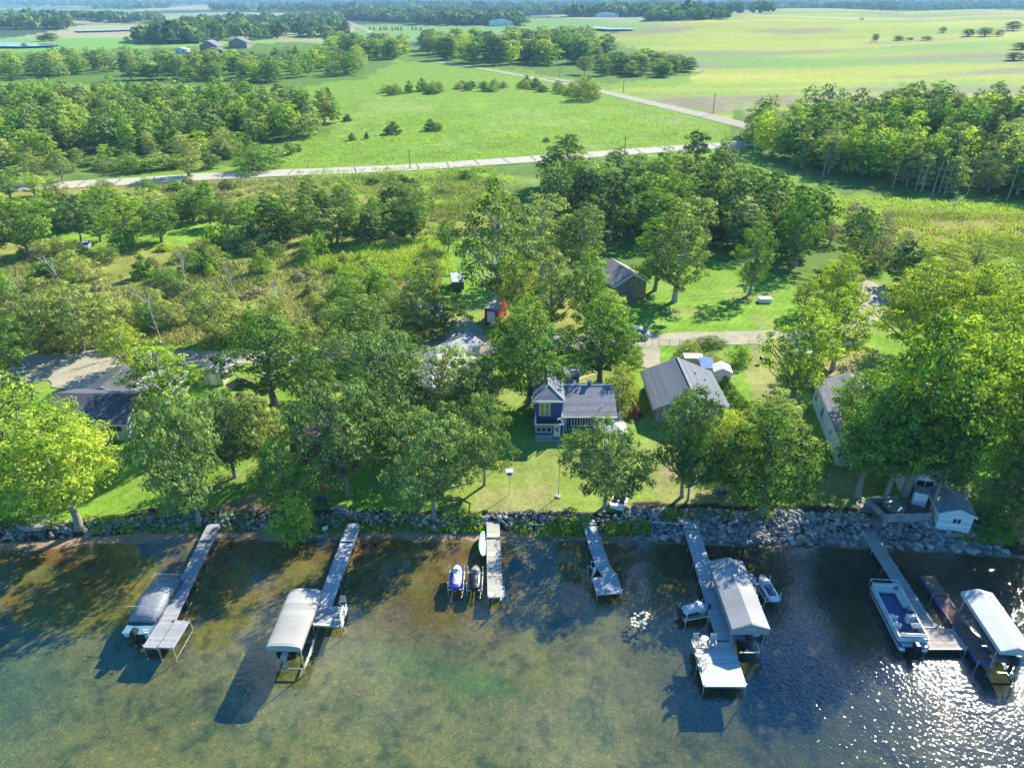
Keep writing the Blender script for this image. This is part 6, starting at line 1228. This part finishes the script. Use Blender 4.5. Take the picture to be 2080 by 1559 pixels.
car("silver blue car parked at the head of the gravel driveway beside the lane", 1287, 683, 78, M("silver_blue_paint", (.34, .42, .52), rough=.25, var=.03, spec=.7)); car("dark green car parked behind the tall bright tree near the covered boat", 1650, 752, 12, M("dark_green_paint", (.06, .14, .12), rough=.25, var=.03, spec=.7)); car("white car parked under the tall bright tree left of the dark green car", 1632, 730, 15, M("white_paint_car", (.65, .66, .66), rough=.25, spec=.7, var=.03), suv=1.)
car("white car by the fence under the open branching tree at the lane", 1712, 700, 85, M("white_paint_car", (.65, .66, .66), rough=.25, spec=.7, var=.03))
g = G(998, 664); o = thing("red_truck", "red box truck with a white rear door at the gravel yard under the cottonwood", "truck", g, R(-14)); rp = M("red_truck_paint", (.50, .03, .035), rough=.4, var=.1)
s = MB(); s.box((0, 2.2, 1.75), (2.1, 4.4, 2.3)); s.build("box_body", rp, o, bevel=.04); s = MB(); s.box((0, -.03, 1.65), (1.2, .06, 1.7)); s.build("rear_door", white_trim, o); s = MB(); s.box((0, 2.2, 2.95), (2.0, 4.3, .1)); s.build("roof", M("pale_board", (.50, .48, .44)), o); s = MB(); s.box((0, 5.1, 1.3), (1.95, 1.4, 1.5), tap=.85); s.build("cab", rp, o); s = MB(); s.box((0, -.1, .5), (2.0, .2, .2)); s.build("bumper", black, o)
for x in (-.9, .9):
    for y in (.9, 4.8): s = MB(); s.tube([(x - .12, y, .42), (x + .12, y, .42)], .42, 14); s.build("wheel", black, o)
g = G(931, 592); o = thing("utility_trailer", "dark trailer with a silvery cover parked on the mown strip", "trailer", g, R(8)); s = MB(); s.box((0, 2.0, 1.0), (2.0, 4.2, 1.4)); s.build("body", M("dark_trailer", (.07, .07, .09), rough=.5), o, bevel=.05); s = MB(); s.slab([(-1.05, -.1, 1.8), (1.05, -.1, 1.8), (1.05, 4.2, 1.95), (-1.05, 4.2, 1.95)], .09); s.build("cover", silver, o); s = MB(); s.box((0, -.8, .45), (.1, 1.6, .1)); s.build("tongue", black, o)
for x in (-1.02, 1.02): s = MB(); s.tube([(x - .1, 2.2, .34), (x + .1, 2.2, .34)], .34, 12); s.build("wheel", black, o)
g = G(862, 652); o = thing("camper", "white camper trailer under the pale green tree behind the oaks", "camper", g, R(70)); s = MB(); s.loft([[(a, y, z) for a, z in ((-1.1, .5), (-1.1, zt - .15), (-1.0, zt), (1.0, zt), (1.1, zt - .15), (1.1, .5))] for y, zt in ((-2.7, 2.3), (-2.5, 2.7), (2.3, 2.7), (2.7, 2.1))]); s.build("body", M("camper_white", (.62, .66, .64), rough=.4), o)
s = MB(); s.box((-1.11, .8, 1.7), (.03, 1.2, .6)); s.build("window", glass, o); s = MB(); s.box((-1.11, -1.2, 1.3), (.03, .7, 1.6)); s.build("door", white_trim, o)
for x in (-1.0, 1.0): s = MB(); s.tube([(x - .1, 0, .36), (x + .1, 0, .36)], .36, 12); s.build("wheel", black, o)
g = G(175, 505); o = car("blue grey car on the clearing beneath the dark leaning tree", 176, 503, 20, M("silver_blue_paint", (.34, .42, .52), rough=.25, var=.03, spec=.7))
# ================================================================== POLES, WIRES, FENCE
polew = M("pole_wood", (.24, .20, .17), rough=.9, var=.2)
def pole(px, py, top, lab, tr=False):
    x, y, z = G(px, py); v = top - 779.5; h_ = (H - z) - y * (F * SI + v * CO) / (F * CO - v * SI); h_ = max(5.5, h_)
    o = thing("utility_pole", lab, "utility pole", (x, y, z)); k = 1 + max(0, (y - 200) / 400.); s = MB(); s.tube([(0, 0, -.2), (0, 0, h_)], [.16 * k, .11 * k], 8); s.build("pole", polew, o)
    s = MB(); s.box((0, 0, h_ - .5), (1.6, .12, .12)); s.build("crossarm", polew, o)
    if tr: s = MB(); s.tube([(.35, -.1, h_ - 2.2), (.35, -.1, h_ - 1.2)], .25, 10); s.build("transformer", M("transformer_grey", (.5, .52, .54), rough=.4), o)
    return x, y, z + h_ - .45
pl = []
pl.append(pole(833, 343, 310, "utility pole on the near verge of the highway, the left one")); pl.append(pole(1268, 320, 277, "utility pole on the near verge of the highway, the right one"))
pole(968, 132, 107, "utility pole against the central wood, the left one"); pole(1078, 141, 124, "utility pole against the central wood, the right one"); pole(1137, 157, 137, "utility pole in front of the small wood at the gravel road"); pole(1266, 187, 164, "utility pole at the corner of the crop field and the gravel road"); pole(1448, 231, 190, "utility pole standing in the crop field edge by the gravel road")
pole(1695, 300, 222, "bare pole rising from the right wood"); l1 = pole(723, 702, 640, "utility pole with a transformer at the shaded lane", True); l2 = pole(238, 470, 438, "white lamp pole on the mown clearing"); l0 = pole(40, 690, 650, "utility pole with a transformer at the left end of the lane", True)
l3 = (1290 - 1290 + 20.0, 101.0, 10.2)
wire = M("wire", (.30, .30, .32), rough=.5)
def wires(a, b, sag, name="power_line", lab=""):
    o = thing(name, lab, "power line", (a[0], a[1], a[2])); 
    for q in (-.6, .6):
        pts = [((b[0] - a[0]) * t_, (b[1] - a[1]) * t_ + q, (b[2] - a[2]) * t_ - sag * 4 * t_ * (1 - t_)) for t_ in np.linspace(0, 1, 20)]; s = MB(); s.tube(pts, .018, 4); s.build("wire", wire, o)
wires(l1, (52.0, 99.0, 9.0), .9, lab="pair of thin wires crossing above the far lawn and the lane"); wires(l0, l1, .8, lab="pair of thin wires above the gravel lane at the left")
# chain fence along the lane with a gate
def fence(lab, pts, h_, step, name="fence", mat=None, mesh=True):
    ps = [G(*p) for p in pts]; o = thing(name, lab, "fence", ps[0]); ox, oy, oz = ps[0]; rl = MB()
    for a, b in zip(ps, ps[1:]):
        L_ = math.hypot(b[0] - a[0], b[1] - a[1]); n = max(1, int(L_ / step))
        for i in range(n + 1):
            t_ = i / n; X, Y_ = a[0] + (b[0] - a[0]) * t_, a[1] + (b[1] - a[1]) * t_; zz = hz(X, Y_) - oz; s = MB(); s.tube([(X - ox, Y_ - oy, zz - .1), (X - ox, Y_ - oy, zz + h_)], .035, 6); s.build("post", mat or polew, o)
        for z in ((.25, .6, .95, 1.15) if mesh else (h_ - .1, h_ * .5)): rl.tube([(a[0] - ox, a[1] - oy, z * h_ / 1.2), (b[0] - ox, b[1] - oy, b[2] - oz + z * h_ / 1.2)], .012 if mesh else .03, 4)
    rl.build("rail", mat or alu, o)
fence("wire fence with thin posts along the lane in front of the grey gabled house", [(1288, 703), (1310, 703)], 1.15, 1.2); fence("dark wire fence along the lane between the driveway gate and the sheds", [(1338, 704), (1400, 703)], 1.15, 1.4); fence("double wire gate closing the driveway at the lane", [(1310, 703), (1338, 704)], 1.2, .9, name="gate", mat=alu)
fence("pale rail fence along the lane right of the vine covered bush", [(1520, 704), (1560, 702)], 1.0, 1.0, mat=alu); fence("rail fence at the lane under the golden maples", [(1690, 702), (1740, 700)], 1.0, 1.4, mat=alu)
# dead trees
def dead(px, py, top, wpx, lab, lean=0.):
    x, y, z = G(px, py); v = top - 779.5; h_ = (H - z) - y * (F * SI + v * CO) / (F * CO - v * SI); rr = random.Random(int(px)); o = thing("dead_tree", lab, "tree", (x, y, z)); s = MB(); b = MB()
    dm = y * CO + (H - z) * SI; W_ = wpx / 2 * dm / F; s.tube([(0, 0, -.2), (lean * h_ * .3, 0, h_ * .35), (lean * h_ * .7, 0, h_ * .7), (lean * h_, 0, h_)], [.11, .08, .05, .015], 6); s.build("trunk", DEADW, o)
    for k in range(11):
        t_ = rr.uniform(.25, .85); a = rr.uniform(0, 6.28); l = W_ * rr.uniform(.5, 1.1); p = Vector((lean * h_ * t_, 0, h_ * t_)); q = p + Vector((math.cos(a) * l * .5, math.sin(a) * l * .5, l * .6)); r_ = q + Vector((math.cos(a + .4) * l * .5, math.sin(a + .4) * l * .4, l * .5)); b.tube([p, q, r_], [.06, .035, .012], 5)
        b.tube([q, q + Vector((math.cos(a - 1) * l * .4, math.sin(a - 1) * l * .4, l * .3))], [.03, .01], 4)
    b.build("branch", DEADW, o)
for a in [(375, 575, 515, 40, "bare grey tree with a forked trunk in the brushy marsh", .1), (130, 580, 520, 46, "bare leaning tree at the left of the brushy marsh", -.4), (70, 635, 575, 40, "bare leaning tree near the left edge of the marsh", -.5), (470, 582, 540, 26, "bare dark stub tree in the middle of the marsh", 0), (560, 625, 570, 30, "bare thin tree above the round yellowish willow", 0.), (330, 700, 590, 50, "bare branched tree among the willows above the lane", -.1), (1935, 430, 395, 26, "dark bare snag in the marsh below the right wood", 0), (2075, 480, 455, 16, "bare stub at the right edge of the marsh", 0.), (905, 123, 100, 14, "bare white snag in front of the central wood", .1), (898, 122, 106, 14, "bare leaning snag left of the white one at the central wood", -.3), (1695, 330, 255, 10, "tall bare white birch trunk in the right wood", 0.), (1655, 300, 250, 8, "thin bare trunk in the right wood", .1)]:
    dead(*a)
for px, tp, bb in ((1893, 330, 396), (1906, 318, 393), (1917, 325, 397), (1870, 345, 391), (1858, 350, 388), (1812, 350, 384), (2045, 345, 408), (1962, 345, 401), (1670, 310, 362)):
    x, y, z = G(px, bb); s = MB(); hh = 8.5; s.tube([(0, 0, 0), (.25, .1, hh * .5), (.3 + (px % 5) * .25, .3, hh)], [.16, .12, .06], 6); o = s.build("birch_trunk", BARKP); o.location = (x, y, z); o.scale = (.75, .75, 1); tag(o, "slender pale bare trunk at the front of the right wood", "tree", "pale trunks of the right wood")
# ================================================================== ROCKS
rockm = []
for i, c_ in enumerate(((.20, .20, .22), (.27, .23, .19), (.12, .12, .14), (.38, .36, .34))): rockm.append(M("rock_%s" % "abcd"[i], c_, rough=.9, var=.35, scale=1.8, bump=.4))
def rock_v(r):
    v = []; f = [];  n = 6; m_ = 9
    ico = [(math.cos(j * 2 * math.pi / m_) * math.sin((i + .0) * math.pi / n), math.sin(j * 2 * math.pi / m_) * math.sin(i * math.pi / n), math.cos(i * math.pi / n)) for i in range(1, n) for j in range(m_)]
    jt = r.rand(3) * 6; v = [(x * (1 + .22 * math.sin(3 * x + jt[0] + 2 * y)), y * (1 + .22 * math.sin(3 * y + jt[1] + 2 * z)), z * (1 + .2 * math.sin(3 * z + jt[2]))) for x, y, z in ico] + [(0, 0, 1), (0, 0, -1)]
    for i in range(n - 2):
        for j in range(m_): f.append((i * m_ + j, (i + 1) * m_ + j, (i + 1) * m_ + (j + 1) % m_, i * m_ + (j + 1) % m_))
    for j in range(m_): f.append((len(ico), j, (j + 1) % m_)); f.append((len(ico) + 1, (n - 2) * m_ + (j + 1) % m_, (n - 2) * m_ + j))
    return v, f
def rocks():
    r = np.random.RandomState(8); base = []
    for k in range(8):
        v, f = rock_v(r); s = MB(); s.add(v, f); me = s.build("boulder", rockm[k % 4], smooth=True); base.append(me.data); bpy.data.objects.remove(me)
    docks = [-29.2, -15.5, -1.9, 7.4, 17.4, 34.4]
    placed = []; tries = 0
    while len(placed) < 250 and tries < 20000:
        tries += 1; x = r.uniform(-50, 46) if r.rand() < .45 else r.uniform(12, 46); ys = np.interp(x, SHX, SHY); wR = x > 12
        d = (r.uniform(.1, .8) if r.rand() < .75 else r.uniform(.8, 3.2)) if wR else r.uniform(1.3, 2.5); rad = r.uniform(.24, .50) if wR and d < .8 else r.uniform(.14, .30)
        y = ys + d
        if any((x - p[0]) ** 2 + (y - p[1]) ** 2 < ((rad + p[2]) * .85) ** 2 for p in placed): continue
        placed.append((x, y, rad))
        where = ("in the bottom row of" if d < .8 else "high on") + " the stone bank right of the crooked dock" if wR else ("in the low stone edge of the open lawn" if x > -15 else "in the low stone edge left of the L shaped dock")
        tone = ["mid grey", "brownish", "dark grey", "pale grey"]; k = r.randint(8)
        o = link("boulder", base[k]); o.location = (x, y, hz(x, y) + rad * .18); o.scale = (rad * r.uniform(.9, 1.35), rad * r.uniform(.8, 1.1), rad * r.uniform(.55, .8)); o.rotation_euler = (r.uniform(-.2, .2), r.uniform(-.2, .2), r.uniform(0, 6.28))
        tag(o, "%s boulder %s" % (tone[k % 4], where), "boulder", "boulders of the shore bank")
    # the small stones nobody could count
    V = []; Fs = []; T_ = [rock_v(r) for _ in range(5)]; n0 = 0; cnt_ = 0; mi = []
    tv = [(np.array(v), f) for v, f in T_]
    s = MB()
    while cnt_ < 5600:
        u = r.rand(); x = r.uniform(11.5, 46.5) if u < .66 else r.uniform(-52, 12); ys = float(np.interp(x, SHX, SHY)); wR = x > 11.5
        d = r.uniform(.15, 3.5) if wR else r.normal(1.95, .42)
        if not wR and (d < 1.0 or d > 3.0): continue
        if wR and 46 - x < 2 and d > 3: continue
        y = ys + d; rad = .07 + .2 * r.rand() ** 2.2 * (1.2 if wR else .9); v, f = tv[r.randint(5)]; a = r.uniform(0, 6.28); ca, sa = math.cos(a), math.sin(a)
        q = v * np.array([rad * r.uniform(.9, 1.5), rad * r.uniform(.8, 1.1), rad * r.uniform(.6, .9)]); q = np.stack([q[:, 0] * ca - q[:, 1] * sa, q[:, 0] * sa + q[:, 1] * ca, q[:, 2]], 1) + np.array([x, y, hz(x, y) + rad * .3])
        s.v += [tuple(p) for p in q]; s.f += [tuple(i + n0 for i in ff) for ff in f]; n0 += len(q); mi += [r.randint(4)] * len(f); cnt_ += 1
    me = bpy.data.meshes.new("riprap_stones"); me.from_pydata(s.v, [], s.f)
    for m in rockm: me.materials.append(m)
    me.polygons.foreach_set('material_index', mi); me.polygons.foreach_set('use_smooth', [True] * len(mi)); me.update()
    tag(link("riprap_stones", me), "small grey stones filling the shore bank between the boulders", "stones", kind='stuff')
rocks()
# flat stepping stones, timber edge, driftwood
for i, (a, b, lab) in enumerate(((1062, 1066, "grey log lying along the top of the bank right of the straight white dock"), (1310, 1061, "timber edge of the stone bank left of the long pale dock"), )):
    g = G(a, b); s = MB(); s.tube([(0, 0, .1), (1.8, -.1, .12), (3.8, -.25, .1)], [.1, .09, .06], 7); o = s.build("log", DEADW); o.location = g; tag(o, lab, "log")
# lily pads
g = P(1305, 1260, 0)
lilm = M("lily_pad", (.50, .50, .36), rough=.4)
rr = random.Random(4)
lily_spots = [(1290, 1246), (1296, 1250), (1301, 1246), (1308, 1243), (1313, 1244), (1318, 1247), (1325, 1252), (1324, 1256), (1315, 1254), (1311, 1257), (1307, 1260), (1302, 1262), (1297, 1265), (1290, 1262), (1284, 1262), (1285, 1268), (1290, 1270), (1296, 1271), (1307, 1263), (1311, 1266), (1308, 1275), (1313, 1250), (1303, 1245), (1289, 1255), (1283, 1256)]
for a, b in lily_spots:
    p = P(a, b, 0); s = MB(); rd = rr.uniform(.1, .16); n = 10; s.slab([(rd * math.cos(.25 + k * 5.8 / n), rd * math.sin(.25 + k * 5.8 / n), .03) for k in range(n + 1)] + [(0, 0, .03)], .015); o = s.build("lily_pad", lilm); o.location = (p[0], p[1], 0.005); o.rotation_euler = (0, 0, rr.uniform(0, 6)); tag(o, "pale floating lily pad between the crooked dock and the long pale dock", "lily pad", "lily pads of the small patch")
# ================================================================== GROUND COVER (stuff)
def tufts(name, label, regions, mat, seed):
    r = np.random.RandomState(seed); Vs = []; As = []
    for poly, n, hgt_, wid in regions:
        xs = [p[0] for p in poly]; ys = [p[1] for p in poly]; a = r.uniform(min(xs), max(xs), n * 3); b = r.uniform(min(ys), max(ys), n * 3); m = inpoly(a, b, poly); a, b = a[m][:n], b[m][:n]
        z = np.full(len(a), 1.8)
        for _ in range(6):
            k = (H - z) / (F * SI + (b - 779.5) * CO); X = (a - 1040) * k; Y = (F * CO - (b - 779.5) * SI) * k; z = hgt(X, Y)
        # clump the blades in drifts
        keep = fbm(X * .22, Y * .16, 3) > r.uniform(.25, .62, len(X)); X, Y, z = X[keep], Y[keep], z[keep]; nn = len(X)
        h_ = hgt_ * r.uniform(.5, 1.2, nn) * (.6 + .8 * fbm(X * .1, Y * .1, 2)); w_ = wid * r.uniform(.6, 1.3, nn); an = r.uniform(0, 6.28, nn); ux, uy = np.cos(an) * w_, np.sin(an) * w_; lx, ly = r.normal(0, .35, nn) * h_, r.normal(0, .35, nn) * h_
        q = np.stack([np.stack([X - ux, Y - uy, z - .05], 1), np.stack([X + ux, Y + uy, z - .05], 1), np.stack([X + ux * .5 + lx, Y + uy * .5 + ly, z + h_], 1), np.stack([X - ux * .5 + lx, Y - uy * .5 + ly, z + h_ * .9], 1)], 1)
        Vs.append(q.reshape(-1, 3)); A = np.ones((nn, 4)); A[:, 0] = r.rand(nn); A[:, 1] = np.clip(fbm(X * .08 + 5, Y * .08, 3) * 1.6 - .3, 0, 1); As.append(np.repeat(A, 4, 0))
    V = np.concatenate(Vs); me = np_mesh(name, V, np.arange(len(V)).reshape(-1, 4), [mat], {"Leaf": np.concatenate(As)}); tag(link(name, me), label, "grass", kind='stuff')
tufts("marsh_reeds", "bright green marsh reeds and sedge", [
 ([(600, 350), (1000, 335), (1100, 400), (940, 440), (600, 390)], 16000, .6, .09), ([(640, 500), (900, 480), (930, 560), (760, 570), (600, 540)], 16000, .8, .08), ([(1380, 310), (1480, 320), (1650, 395), (2100, 420), (2300, 450), (2300, 550), (1850, 520), (1600, 440), (1300, 330)], 34000, .65, .10),
 ([(560, 300), (760, 240), (1240, 205), (1540, 265), (1480, 292), (900, 332), (580, 346)], 16000, .45, .16)], LM['reed'], 21)
tufts("marsh_brush", "olive and rusty brush covering the marsh", [
 ([(-100, 500), (240, 560), (700, 505), (900, 560), (860, 690), (560, 705), (300, 700), (60, 720), (-100, 720)], 52000, .6, .10), ([(300, 375), (1000, 345), (960, 450), (520, 450), (380, 420)], 30000, .75, .12), ([(1780, 430), (2200, 440), (2200, 540), (1900, 520)], 14000, .6, .10)], LM['brush'], 22)
tufts("shore_weeds", "bright weeds growing over the stone edge", [
 ([(930, 1062), (985, 1062), (985, 1082), (930, 1082)], 500, .5, .09), ([(1030, 1068), (1200, 1066), (1200, 1088), (1040, 1090)], 2200, .55, .09), ([(1225, 1070), (1320, 1066), (1320, 1088), (1235, 1088)], 1200, .55, .09), ([(-60, 1060), (520, 1052), (520, 1078), (-60, 1090)], 5000, .34, .07), ([(540, 1062), (980, 1056), (980, 1080), (540, 1082)], 3500, .36, .07), ([(1330, 1038), (1740, 1042), (1740, 1060), (1330, 1056)], 5000, .36, .07), ([(1930, 1080), (2060, 1080), (2060, 1110), (1960, 1105)], 1500, .4, .08)], LM['maple'], 23)
